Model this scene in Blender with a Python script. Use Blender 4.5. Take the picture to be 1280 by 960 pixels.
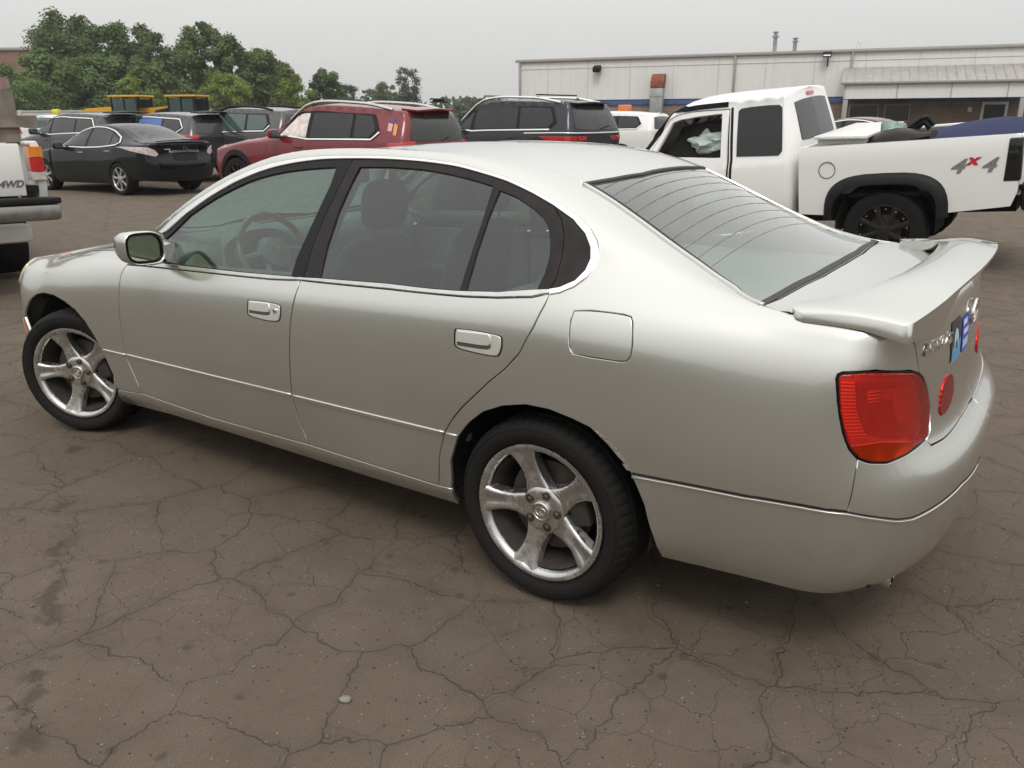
import bpy, bmesh, math, random
import numpy as np
from mathutils import Vector, Matrix, noise
from mathutils.bvhtree import BVHTree
from mathutils.geometry import delaunay_2d_cdt
R = math.radians
random.seed(7)
for o in list(bpy.data.objects): bpy.data.objects.remove(o)
scene = bpy.context.scene
COL = scene.collection
# ------------------------------------------------------------------ camera, sky, sun, exposure
cam = bpy.data.cameras.new("camera"); cam_o = bpy.data.objects.new("camera", cam); COL.objects.link(cam_o)
cam.sensor_fit = 'HORIZONTAL'; cam.angle_x = R(64.287); cam.clip_end = 2000; cam.clip_start = .05
_yaw, _pitch, _roll = -0.605247, 0.316857, -0.005896
_f = Vector((math.sin(_yaw)*math.cos(_pitch), math.cos(_yaw)*math.cos(_pitch), -math.sin(_pitch)))
_r = Vector((math.cos(_yaw), -math.sin(_yaw), 0)); _u = _r.cross(_f)
_r2 = _r*math.cos(_roll)+_u*math.sin(_roll); _u2 = -_r*math.sin(_roll)+_u*math.cos(_roll)
m = Matrix((( _r2.x, _u2.x, -_f.x, 1.28493), (_r2.y, _u2.y, -_f.y, -2.86676), (_r2.z, _u2.z, -_f.z, 1.53946), (0, 0, 0, 1)))
cam_o.matrix_world = m
scene.camera = cam_o
SUN_EL, SUN_AZ = 55, 150
w = bpy.data.worlds.new("World"); scene.world = w; w.use_nodes = True
nt = w.node_tree; nt.nodes.clear()
def N_(t, nt=nt, **kw):
    n = nt.nodes.new(t)
    for k, v in kw.items(): setattr(n, k, v)
    return n
sky = N_('ShaderNodeTexSky', sky_type='NISHITA', sun_disc=False, sun_elevation=R(SUN_EL), sun_rotation=R(SUN_AZ), air_density=1.0, dust_density=5.0, ozone_density=1.0)
hs = N_('ShaderNodeHueSaturation'); hs.inputs['Saturation'].default_value = .12
# overcast: the blue sky is veiled by an even layer of cloud, brighter overhead
tc = N_('ShaderNodeTexCoord'); sp = N_('ShaderNodeSeparateXYZ'); mr = N_('ShaderNodeMapRange')
mr.inputs[1].default_value = -.02; mr.inputs[2].default_value = 1; mr.inputs[3].default_value = 6.75; mr.inputs[4].default_value = 18.5
cb = N_('ShaderNodeCombineColor'); mx = N_('ShaderNodeMix', data_type='RGBA'); mx.inputs[0].default_value = .86
tint = N_('ShaderNodeMix', data_type='RGBA', blend_type='MULTIPLY'); tint.inputs[0].default_value = 1; tint.inputs[7].default_value = (1.0, .995, .985, 1)
bg = N_('ShaderNodeBackground'); bg.inputs[1].default_value = .1
wo = N_('ShaderNodeOutputWorld'); L_ = nt.links.new
L_(sky.outputs[0], hs.inputs['Color']); L_(tc.outputs['Generated'], sp.inputs[0]); L_(sp.outputs[2], mr.inputs[0])
for i in range(3): L_(mr.outputs[0], cb.inputs[i])
L_(hs.outputs[0], mx.inputs[6]); L_(cb.outputs[0], mx.inputs[7]); L_(mx.outputs[2], tint.inputs[6]); L_(tint.outputs[2], bg.inputs[0]); L_(bg.outputs[0], wo.inputs[0])
sl = bpy.data.lights.new("sun", 'SUN'); sl.energy = 1.3; sl.angle = R(18); sl.color = (1, .96, .9)
so = bpy.data.objects.new("sun", sl); COL.objects.link(so)
_d = Vector((math.sin(R(SUN_AZ))*math.cos(R(SUN_EL)), math.cos(R(SUN_AZ))*math.cos(R(SUN_EL)), math.sin(R(SUN_EL))))
so.rotation_euler = _d.to_track_quat('Z', 'Y').to_euler(); so.location = _d*50
vs = scene.view_settings; scene.display_settings.display_device = 'sRGB'
vs.view_transform = 'Standard'; vs.look = 'None'; vs.gamma = 1; vs.use_curve_mapping = False; vs.exposure = 0
cy = scene.cycles
cy.max_bounces = 8; cy.transparent_max_bounces = 16; cy.glossy_bounces = 4; cy.diffuse_bounces = 4
cy.use_denoising = True; cy.caustics_reflective = False; cy.caustics_refractive = False
cy.use_adaptive_sampling = True
# ------------------------------------------------------------------ objects and materials
def link(name, me, mat=None, parent=None):
    o = bpy.data.objects.new(name, me); COL.objects.link(o)
    if mat is not None:
        if not isinstance(mat, (list, tuple)): mat = [mat]
        for q in mat: me.materials.append(q)
    if parent is not None: o.parent = parent
    return o
def tag(o, label=None, cat=None, group=None, kind=None):
    if label: o['label'] = label
    if cat: o['category'] = cat
    if group: o['group'] = group
    if kind: o['kind'] = kind
    return o
def empty(name, loc=(0, 0, 0), rz=0, **kw):
    o = bpy.data.objects.new(name, None); COL.objects.link(o); o.location = loc; o.rotation_euler.z = rz
    o.empty_display_size = .2
    return tag(o, **kw)
def mesh(name, V, F, mat=None, parent=None, smooth=False):
    me = bpy.data.meshes.new(name); me.from_pydata([tuple(v) for v in V], [], [tuple(f) for f in F]); me.update()
    if smooth:
        for p in me.polygons: p.use_smooth = True
    return link(name, me, mat, parent)
class MB:
    """collects shapes of ONE part into one mesh"""
    def __init__(s): s.bm = bmesh.new()
    def box(s, c, d, rot=None, bev=0.0, seg=2):
        r = bmesh.ops.create_cube(s.bm, size=1)
        M = Matrix.Translation(c) @ (rot.to_4x4() if rot is not None else Matrix()) @ Matrix.Diagonal((*d, 1))
        bmesh.ops.transform(s.bm, matrix=M, verts=r['verts'])
        if bev:
            ed = list({e for v in r['verts'] for e in v.link_edges})
            bmesh.ops.bevel(s.bm, geom=ed, offset=bev, segments=seg, affect='EDGES', profile=.5)
        return s
    def tube(s, pts, rad, n=10, caps=True, closed=False):
        pts = [Vector(p) for p in pts]; m = len(pts); rings = []
        rad = rad if isinstance(rad, (list, tuple)) else [rad]*m
        ref = None
        for i, p in enumerate(pts):
            if closed: t = pts[(i+1) % m]-pts[i-1]
            else: t = pts[min(i+1, m-1)]-pts[max(i-1, 0)]
            t.normalize()
            if ref is None: ref = Vector((0, 0, 1)) if abs(t.z) < .9 else Vector((1, 0, 0))
            a = ref-t*ref.dot(t)
            if a.length < 1e-4: a = Vector((1, 0, 0))-t*t.x
            a.normalize(); ref = a; b = t.cross(a)
            rings.append([s.bm.verts.new(p+(a*math.cos(q)+b*math.sin(q))*rad[i]) for q in [2*math.pi*k/n for k in range(n)]])
        for i in range(m if closed else m-1):
            A, B = rings[i], rings[(i+1) % m]
            for k in range(n): s.bm.faces.new((A[k], A[(k+1) % n], B[(k+1) % n], B[k]))
        if caps and not closed:
            s.bm.faces.new(rings[0][::-1]); s.bm.faces.new(rings[-1])
        return s
    def lathe(s, prof, n=48, axis='y', c=(0, 0, 0), closed=False, mod=None):
        """prof: (radius, position along axis)"""
        rings = []
        for k in range(n):
            a = 2*math.pi*k/n; ring = []
            for j, (r, h) in enumerate(prof):
                rr = r+(mod(k, j) if mod else 0)
                if axis == 'y': p = (rr*math.cos(a), h, rr*math.sin(a))
                elif axis == 'z': p = (rr*math.cos(a), rr*math.sin(a), h)
                else: p = (h, rr*math.cos(a), rr*math.sin(a))
                ring.append(s.bm.verts.new(Vector(p)+Vector(c)))
            rings.append(ring)
        m = len(prof)
        for k in range(n):
            A, B = rings[k], rings[(k+1) % n]
            for j in range(m if closed else m-1):
                try: s.bm.faces.new((A[j], B[j], B[(j+1) % m], A[(j+1) % m]))
                except ValueError: pass
        return s
    def prism(s, poly, a, b, axis='y', bev=0):
        """polygon in the plane across axis, from a to b"""
        def P(p, h): return {'y': (p[0], h, p[1]), 'x': (h, p[0], p[1]), 'z': (p[0], p[1], h)}[axis]
        A = [s.bm.verts.new(P(p, a)) for p in poly]; B = [s.bm.verts.new(P(p, b)) for p in poly]
        n = len(poly); fs = [s.bm.faces.new(A), s.bm.faces.new(B[::-1])]
        for i in range(n): fs.append(s.bm.faces.new((A[i], B[i], B[(i+1) % n], A[(i+1) % n])))
        if bev:
            ed = list({e for f in fs for e in f.edges})
            bmesh.ops.bevel(s.bm, geom=ed, offset=bev, segments=2, affect='EDGES', profile=.5)
        return s
    def loft(s, rings, caps=True, closed=True):
        R_ = [[s.bm.verts.new(Vector(p)) for p in r] for r in rings]; n = len(R_[0])
        for A, B in zip(R_, R_[1:]):
            for k in range(n if closed else n-1): s.bm.faces.new((A[k], A[(k+1) % n], B[(k+1) % n], B[k]))
        if caps and closed: s.bm.faces.new(R_[0][::-1]); s.bm.faces.new(R_[-1])
        return s
    def build(s, name, mat, parent=None, smooth=True, angle=40, loc=None, sub=0):
        bmesh.ops.remove_doubles(s.bm, verts=s.bm.verts, dist=1e-5)
        bmesh.ops.recalc_face_normals(s.bm, faces=s.bm.faces)
        me = bpy.data.meshes.new(name); s.bm.to_mesh(me); s.bm.free()
        if smooth:
            for p in me.polygons: p.use_smooth = True
            me.set_sharp_from_angle(angle=R(angle))
        o = link(name, me, mat, parent)
        if loc is not None: o.location = loc
        if sub:
            md = o.modifiers.new('subd', 'SUBSURF'); md.levels = md.render_levels = sub
        return o
def copy_tree(o, parent=None):
    c = o.copy(); COL.objects.link(c)
    if parent is not None: c.parent = parent
    for ch in list(o.children): copy_tree(ch, c)
    return c
def text_mesh(name, body, size, depth, mat, parent=None, shear=0, space=1.0, bold=0):
    cu = bpy.data.curves.new(name, 'FONT'); cu.body = body; cu.size = size; cu.extrude = depth; cu.shear = shear
    cu.space_character = space; cu.align_x = 'CENTER'; cu.align_y = 'CENTER'; cu.offset = bold; cu.resolution_u = 4; cu.bevel_depth = 0
    t = bpy.data.objects.new('tmp', cu); COL.objects.link(t)
    dg = bpy.context.evaluated_depsgraph_get(); me = bpy.data.meshes.new_from_object(t.evaluated_get(dg))
    bpy.data.objects.remove(t); me.name = name; me.materials.clear()
    return link(name, me, mat, parent)

class Mat:
    """small node-tree writer"""
    def __init__(s, name):
        s.m = bpy.data.materials.new(name); s.m.use_nodes = True; s.t = s.m.node_tree; s.t.nodes.clear()
        s.out = s.t.nodes.new('ShaderNodeOutputMaterial')
    def n(s, typ, ins=None, **kw):
        q = s.t.nodes.new(typ)
        for k, v in kw.items(): setattr(q, k, v)
        for k, v in (ins or {}).items(): s.set(q, k, v)
        return q
    def set(s, q, k, v):
        i = q.inputs[k]
        if isinstance(v, bpy.types.NodeSocket): s.t.links.new(v, i)
        elif hasattr(v, 'outputs'): s.t.links.new(v.outputs[0], i)
        else:
            if hasattr(i.default_value, '__len__') and not hasattr(v, '__len__'): v = (v,)*len(i.default_value)
            if hasattr(i.default_value, '__len__') and len(i.default_value) == 4 and len(v) == 3: v = (*v, 1)
            i.default_value = v
    def obj(s): return s.n('ShaderNodeTexCoord').outputs['Object']
    def noise(s, scale, detail=4, rough=.55, vec=None, dist=0, dim='3D'):
        q = s.n('ShaderNodeTexNoise', {'Scale': scale, 'Detail': detail, 'Roughness': rough, 'Distortion': dist})
        s.set(q, 'Vector', vec if vec is not None else s.obj()); return q.outputs['Fac']
    def ramp(s, f, a, b, lo=0.0, hi=1.0):
        q = s.n('ShaderNodeMapRange', {0: f, 1: a, 2: b, 3: lo, 4: hi}); q.clamp = True; return q.outputs[0]
    def mix(s, f, a, b, mode='MIX'):
        q = s.n('ShaderNodeMix', data_type='RGBA', blend_type=mode); s.set(q, 0, f); s.set(q, 6, a); s.set(q, 7, b); return q.outputs[2]
    def math(s, op, a, b=0.0):
        q = s.n('ShaderNodeMath', operation=op); s.set(q, 0, a); s.set(q, 1, b); return q.outputs[0]
    def bump(s, h, strength=.3, dist=.01, nrm=None):
        q = s.n('ShaderNodeBump', {'Height': h, 'Strength': strength, 'Distance': dist})
        if nrm is not None: s.set(q, 'Normal', nrm)
        return q.outputs[0]
    def pbr(s, **kw):
        q = s.n('ShaderNodeBsdfPrincipled'); 
        al = dict(base='Base Color', metal='Metallic', rough='Roughness', ior='IOR', normal='Normal', coat='Coat Weight', coat_rough='Coat Roughness', alpha='Alpha', spec='Specular IOR Level', trans='Transmission Weight', emit='Emission Color', emit_s='Emission Strength', sheen='Sheen Weight')
        for k, v in kw.items(): s.set(q, al[k], v)
        s.t.links.new(q.outputs[0], s.out.inputs[0]); return s.m
    def z(s):
        q = s.n('ShaderNodeSeparateXYZ'); s.set(q, 0, s.obj()); return q.outputs
def simple(name, base, rough=.5, metal=0, coat=0, var=.12, scale=20, bump=0, **kw):
    M = Mat(name); f = M.noise(scale, 5)
    b = M.mix(M.ramp(f, .3, .7), tuple(c*(1-var) for c in base), tuple(min(1, c*(1+var)) for c in base))
    r = M.ramp(f, .25, .75, max(0, rough-.08), min(1, rough+.08))
    if bump: kw['normal'] = M.bump(M.noise(scale*8, 3), bump, .002)
    return M.pbr(base=b, rough=r, metal=metal, coat=coat, **kw)
def paint(name, base, metal=.0, rough=.4, coat=.7, coat_rough=.08, dust=.3, dust_col=(.30, .26, .21), flake=0, spec=.5):
    """car paint with a film of road dust, heavier low down"""
    M = Mat(name); o = M.obj(); z = M.z()
    n1 = M.noise(2.2, 3, .5)
    low = M.ramp(z[2], .25, .85, 1, .15)
    d = M.math('MULTIPLY', M.ramp(n1, .25, .80), M.math('MULTIPLY', low, dust))
    b = M.mix(d, base, dust_col)
    nn = M.noise(1.1, 3, .5)
    r = M.math('ADD', rough, M.math('MULTIPLY', d, .4))
    kw = dict(spec=spec)
    if flake:
        v = M.n('ShaderNodeTexVoronoi', {'Scale': 900.0}); 
        b = M.mix(flake, b, M.mix(M.ramp(v.outputs['Color'], .2, .8), tuple(c*.55 for c in base), tuple(min(1, c*1.35) for c in base)))
    return M.pbr(base=b, metal=M.math('MULTIPLY', metal, M.math('SUBTRACT', 1.0, d)), rough=r, coat=coat, coat_rough=M.math('ADD', coat_rough, M.math('MULTIPLY', d, .25)), **kw)
def glass(name, tint, refl=1.0, rough=.02, haze=.0, haze_col=(.5, .5, .48)):
    """thin sheet: tinted see-through plus fresnel reflection and a faint film of dust"""
    M = Mat(name)
    tr = M.n('ShaderNodeBsdfTransparent', {0: tint})
    gl = M.n('ShaderNodeBsdfGlossy', {0: (1, 1, 1), 'Roughness': rough})
    fr = M.n('ShaderNodeFresnel', {0: 1.52})
    f = M.math('MINIMUM', M.math('MULTIPLY', fr.outputs[0], 1.7*refl), 1.0)
    a = M.n('ShaderNodeMixShader'); M.set(a, 0, f); M.set(a, 1, tr); M.set(a, 2, gl)
    if haze:
        df = M.n('ShaderNodeBsdfDiffuse', {0: haze_col})
        hz = M.ramp(M.noise(3.0, 5, .6), .3, .75, haze*.6, haze*1.3)
        b = M.n('ShaderNodeMixShader'); M.set(b, 0, hz); M.set(b, 1, a); M.set(b, 2, df); a = b
    M.t.links.new(a.outputs[0], M.out.inputs[0]); return M.m

def wheel_well(parent, x0, z0, r, y_out, y_in, n=26):
    """upper half of a wheel housing"""
    b = MB(); A = [(x0+r*math.cos(R(-8+196*i/n)), z0+r*math.sin(R(-8+196*i/n))) for i in range(n+1)]
    b.loft([[(x, y_out, z) for x, z in A], [(x, y_in, z) for x, z in A], [(x0+(x-x0)*.15, y_in, z0+(z-z0)*.15) for x, z in A]], closed=False)
    return b.build('wheel_well', MT['under'], parent)
MT = {}
MT['silver'] = paint('silver_paint', (.585, .59, .553), metal=.88, rough=.24, coat=1.0, coat_rough=.04, dust=.13, dust_col=(.30, .265, .22), flake=0)
MT['black_trim'] = simple('black_trim', (.006, .006, .008), .30, spec=.2)
MT['satin_trim'] = simple('satin_black_trim', (.018, .015, .015), .42, var=.3, spec=.2)
MT['rubber'] = simple('rubber', (.0095, .009, .0085), .82, var=.25, scale=60, bump=.25, spec=.25)
MT['gap'] = simple('shadow_gap_liner', (.006, .006, .006), .95)
MT['under'] = simple('underbody', (.010, .009, .008), .95)
MT['chrome'] = simple('chrome', (.82, .82, .80), .12, metal=1, var=.04)
MT['chrome_dull'] = simple('dull_chrome', (.62, .62, .60), .25, metal=1, var=.08)
MT['glass'] = glass('tinted_glass', (.57, .77, .68), haze=.012, haze_col=(.36, .42, .39))
MT['grip_shade'] = simple('handle_cavity_shade', (.06, .06, .055), .6)
MT['glass_back'] = glass('dusty_glass', (.72, .86, .79), haze=.10, haze_col=(.50, .57, .53), rough=.05)
MT['seat'] = simple('seat_leather', (.085, .092, .087), .55, bump=.2, scale=15)
MT['cabin'] = simple('cabin_trim', (.22, .23, .215), .65, bump=.15, scale=25)
MT['cabin_light'] = simple('cabin_light', (.50, .51, .48), .7)
MT['dash'] = simple('dash_vinyl', (.30, .33, .31), .6, bump=.2, scale=30)
MT['wood'] = simple('wood_rim', (.20, .15, .10), .3, coat=.5, var=.3)
def _alloy():
    M = Mat('worn_alloy'); n = M.noise(9, 7, .7); n2 = M.noise(70, 4, .6)
    c = M.ramp(n, .50, .62); pit = M.ramp(n2, .55, .7)
    k = M.math('MULTIPLY', c, M.math('ADD', .55, M.math('MULTIPLY', pit, .45)))
    b = M.mix(k, (.56, .56, .55), (.27, .24, .205))
    b = M.mix(M.ramp(M.noise(4, 5, .6), .5, .8, 0, .55), b, (.20, .165, .13))
    return M.pbr(base=b, metal=M.math('SUBTRACT', .95, M.math('MULTIPLY', k, .6)), rough=M.math('ADD', .24, M.math('MULTIPLY', k, .4)), normal=M.bump(M.math('MULTIPLY', k, 1.0), .35, .003))
MT['alloy'] = _alloy()
MT['rim_dark'] = simple('rim_barrel_dust', (.036, .029, .024), .8, var=.4)
MT['lug'] = simple('lug_nut', (.10, .075, .05), .45, metal=.7, var=.3)
MT['disc'] = simple('brake_disc', (.075, .062, .053), .55, metal=.5, var=.3)
def _lens(name, col, d=.6):
    M = Mat(name); tr = M.n('ShaderNodeBsdfTransparent', {0: col}); gl = M.n('ShaderNodeBsdfGlossy', {0: (1, 1, 1), 'Roughness': .04})
    df = M.n('ShaderNodeBsdfDiffuse', {0: (.95, .03, .02)}); m2 = M.n('ShaderNodeMixShader', {0: d}); M.set(m2, 1, tr); M.set(m2, 2, df); tr = m2
    fr = M.n('ShaderNodeFresnel', {0: 1.5}); a = M.n('ShaderNodeMixShader'); M.set(a, 0, fr); M.set(a, 1, tr); M.set(a, 2, gl)
    M.t.links.new(a.outputs[0], M.out.inputs[0]); return M.m
MT['lens_red'] = _lens('red_lens', (1, .22, .14), .20)
def _ribbed(name, base, scale, axis=2, rough=.3):
    M = Mat(name); o = M.z()[axis]
    w_ = M.n('ShaderNodeMath', operation='SINE'); M.set(w_, 0, M.math('MULTIPLY', o, scale))
    return M.pbr(base=base, rough=rough, metal=.9, normal=M.bump(w_.outputs[0], .28, .002))
MT['refl_red'] = _ribbed('red_reflector', (1, .8, .75), 700, 2, .38)
MT['refl_bright'] = _ribbed('bright_reflector', (1, .95, .9), 700, 2, .2)
MT['refl_dark'] = simple('dark_reflector', (.40, .33, .31), .4)
MT['amber'] = _ribbed('amber_reflector', (.66, .050, .010), 150, 0, .2)
MT['red_plastic'] = _ribbed('red_plastic', (.50, .02, .014), 420)
MT['orange_plastic'] = simple('orange_plastic', (.75, .17, .02), .3, coat=.5)
MT['white_plastic'] = simple('white_plastic', (.75, .75, .72), .35)
MT['yellow_lens'] = simple('yellowed_lens', (.62, .56, .36), .25, coat=.6)
MT['scuff'] = simple('scraped_primer', (.24, .22, .20), .8, var=.5, scale=90)
MT['lamp_floor'] = simple('lamp_floor', (.95, .80, .75), .4)
MT['handle'] = paint('handle_paint', (.66, .66, .62), metal=.5, rough=.3, coat=1, coat_rough=.05, dust=.08)
# ------------------------------------------------------------------ lofted body shells
def gsm(A, sig):
    """smooth an array of rows along axis 0 without moving its ends"""
    r = int(sig*3)+1
    k = np.exp(-0.5*(np.arange(-r, r+1)/sig)**2); k /= k.sum()
    a = np.concatenate([2*A[0]-A[r:0:-1], A, 2*A[-1]-A[-2:-r-2:-1]])
    return np.stack([np.tensordot(k, a[i:i+2*r+1], (0, 0)) for i in range(len(A))])

class Shell:
    """half body (y<0 is the near side) from lengthwise lines: each line = knots (x, half width, z);
    rear / front = per line (x, z) at the centre of the end faces, joined by rounded corners."""
    SUB = 8
    def __init__(s, lines, rear, front, xr, xf, nr=3.0, nf=3.0, sig=4.0, rows=150, wrap=42, bow=0):
        K = len(lines)
        xs = np.linspace(xf, xr, rows)
        side = np.zeros((rows, K, 3))
        for k, L in enumerate(lines):
            L = np.array(sorted(L), float)
            side[:, k, 0] = xs + (np.interp(xs, L[:, 0], L[:, 3]) if L.shape[1] > 3 else 0)
            side[:, k, 1] = np.interp(xs, L[:, 0], L[:, 1]); side[:, k, 2] = np.interp(xs, L[:, 0], L[:, 2])
        def end(row, tab, n, bow=0):
            bow = np.broadcast_to(np.array(bow, float), (K,))
            n = np.broadcast_to(np.array(n, float), (K,))
            out = []
            for th in np.linspace(0, math.pi/2, wrap)[1:]:
                c, sn = math.cos(th), math.sin(th)
                q = row.copy()
                e = th/(math.pi/2); e = e*e*(3-2*e)
                for k in range(K):
                    q[k, 0] = row[k, 0] + (tab[k][0]-bow[k]*max(c, 0)**(4/n[k])-row[k, 0])*sn**(2/n[k])
                    q[k, 1] = row[k, 1]*max(c, 0)**(2/n[k])
                    q[k, 2] = row[k, 2] + (tab[k][1]-row[k, 2])*e
                out.append(q)
            return np.array(out)
        side = gsm(side, sig)
        R = end(side[-1], rear, nr, bow); F = end(side[0], front, nf)[::-1]
        A = np.concatenate([F, side, R])
        A = gsm(A, 1.6); A[0, :, 1] = 0; A[-1, :, 1] = 0
        # cross direction: cubic B-spline pulled most of the way onto its lines
        def ext(Q):
            lo = 2*Q[:, :1]-Q[:, 1:2]
            hi = Q[:, -2:-1].copy(); hi[:, :, 1] *= -1
            return np.concatenate([lo, Q, hi], 1)
        Q = A.copy(); Q[:, -1, 1] = 0
        for _ in range(3):
            E = ext(Q); Q = Q + 0.85*(A-(E[:, :-2]+4*E[:, 1:-1]+E[:, 2:])/6); Q[:, -1, 1] = 0
        E = ext(Q)
        cols = []
        for j in range((K-1)*s.SUB+1):
            k = min(j//s.SUB, K-2); t = j/s.SUB-k
            b = [(1-t)**3/6, (3*t**3-6*t*t+4)/6, (-3*t**3+3*t*t+3*t+1)/6, t**3/6]
            cols.append(sum(b[i]*E[:, k+i] for i in range(4)))
        G = np.stack(cols, 1)
        G[:, :, 1] *= -1                       # near side
        s.G = G; s.nu, s.nv = G.shape[:2]
        du = np.gradient(G, axis=0); dv = np.gradient(G, axis=1)
        N = np.cross(du, dv); l = np.linalg.norm(N, axis=2, keepdims=True); N = N/np.maximum(l, 1e-12)
        bad = l[..., 0] < 1e-9
        for i, j in zip(*np.nonzero(bad)):
            N[i, j] = N[min(max(i, 1), s.nu-2), j]
        if N[s.nu//2, s.nv//4, 1] > 0: N = -N
        s.N = N
        V = [tuple(p) for p in G.reshape(-1, 3)]; T = []; s.fid = []
        for i in range(s.nu-1):
            for j in range(s.nv-1):
                a = i*s.nv+j; b = a+s.nv
                T += [(a, b, b+1), (a, b+1, a+1)]; s.fid += [(i, j, 0), (i, j, 1)]
        s.bvh = BVHTree.FromPolygons(V, T)
    def uv(s, o, d, face_to=None):
        o = Vector(o); d = Vector(d).normalized()
        hit, n, fi, dist = s.bvh.ray_cast(o, d)
        if hit is None:
            hit, n, fi, dist = s.bvh.find_nearest(o+d*((o).length if face_to is None else face_to))
        i, j, h = s.fid[fi]
        P = np.array(hit); a = s.G[i, j]; b = s.G[i+1, j]; c = s.G[i+1, j+1]; e = s.G[i, j+1]
        p, q, r = (a, b, c) if h == 0 else (a, c, e)
        M = np.stack([q-p, r-p], 1); w = np.linalg.lstsq(M, P-p, rcond=None)[0]
        return (i+w[0]+w[1], j+w[1]) if h == 0 else (i+w[0], j+w[0]+w[1])
    def near(s, p):
        hit, n, fi, dist = s.bvh.find_nearest(Vector(p))
        return s.uv(Vector(hit)+n*.01, -n)
    def at(s, u, v, A=None):
        A = s.G if A is None else A
        u = min(max(u, 0), s.nu-1.0001); v = min(max(v, 0), s.nv-1.0001)
        i, j = int(u), int(v); fu, fv = u-i, v-j
        if A is s.N:
            n = (A[i, j]*(1-fu)+A[i+1, j]*fu)*(1-fv)+(A[i, j+1]*(1-fu)+A[i+1, j+1]*fu)*fv
            return n/max(np.linalg.norm(n), 1e-9)
        def cr(t): return (-.5*t+t*t-.5*t**3, 1-2.5*t*t+1.5*t**3, .5*t+2*t*t-1.5*t**3, -.5*t*t+.5*t**3)
        bu, bv = cr(fu), cr(fv); out = np.zeros(3)
        for a in range(4):
            ii = i-1+a
            r_ = min(max(ii, 0), s.nu-1)
            for b in range(4):
                jj = j-1+b; sg = 1
                if jj > s.nv-1: jj = 2*(s.nv-1)-jj; sg = -1
                jj = max(jj, 0)
                P = A[r_, jj]
                w = bu[a]*bv[b]
                out[0] += w*P[0]; out[1] += w*P[1]*sg; out[2] += w*P[2]
        return out

def resample(pts, step, closed=True):
    """polyline in metric space -> points about step apart, corners kept"""
    out = []; n = len(pts)
    for i in range(n if closed else n-1):
        a = np.array(pts[i], float); b = np.array(pts[(i+1) % n], float)
        m = max(1, int(round(np.linalg.norm(b-a)/step)))
        out += [a+(b-a)*k/m for k in range(m)]
    if not closed: out.append(np.array(pts[-1], float))
    return out

def inside(P, x, y):
    c = False; n = len(P); j = n-1
    for i in range(n):
        xi, yi = P[i]; xj, yj = P[j]
        if (yi > y) != (yj > y) and x < (xj-xi)*(y-yi)/(yj-yi)+xi: c = not c
        j = i
    return c

def smooth_poly(P, it=2, keep=35):
    """Chaikin-like rounding that keeps sharp corners (angle above keep degrees)"""
    P = [np.array(p, float) for p in P]
    for _ in range(it):
        n = len(P); Q = []
        for i in range(n):
            a, b, c = P[i-1], P[i], P[(i+1) % n]
            d1, d2 = b-a, c-b
            l = np.linalg.norm(d1)*np.linalg.norm(d2)
            ang = math.degrees(math.acos(max(-1, min(1, float(d1@d2)/max(l, 1e-12)))))
            if ang > keep: Q.append(b)
            else: Q += [b-d1*.25, b+d2*.25]
        P = Q
    return P

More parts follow.
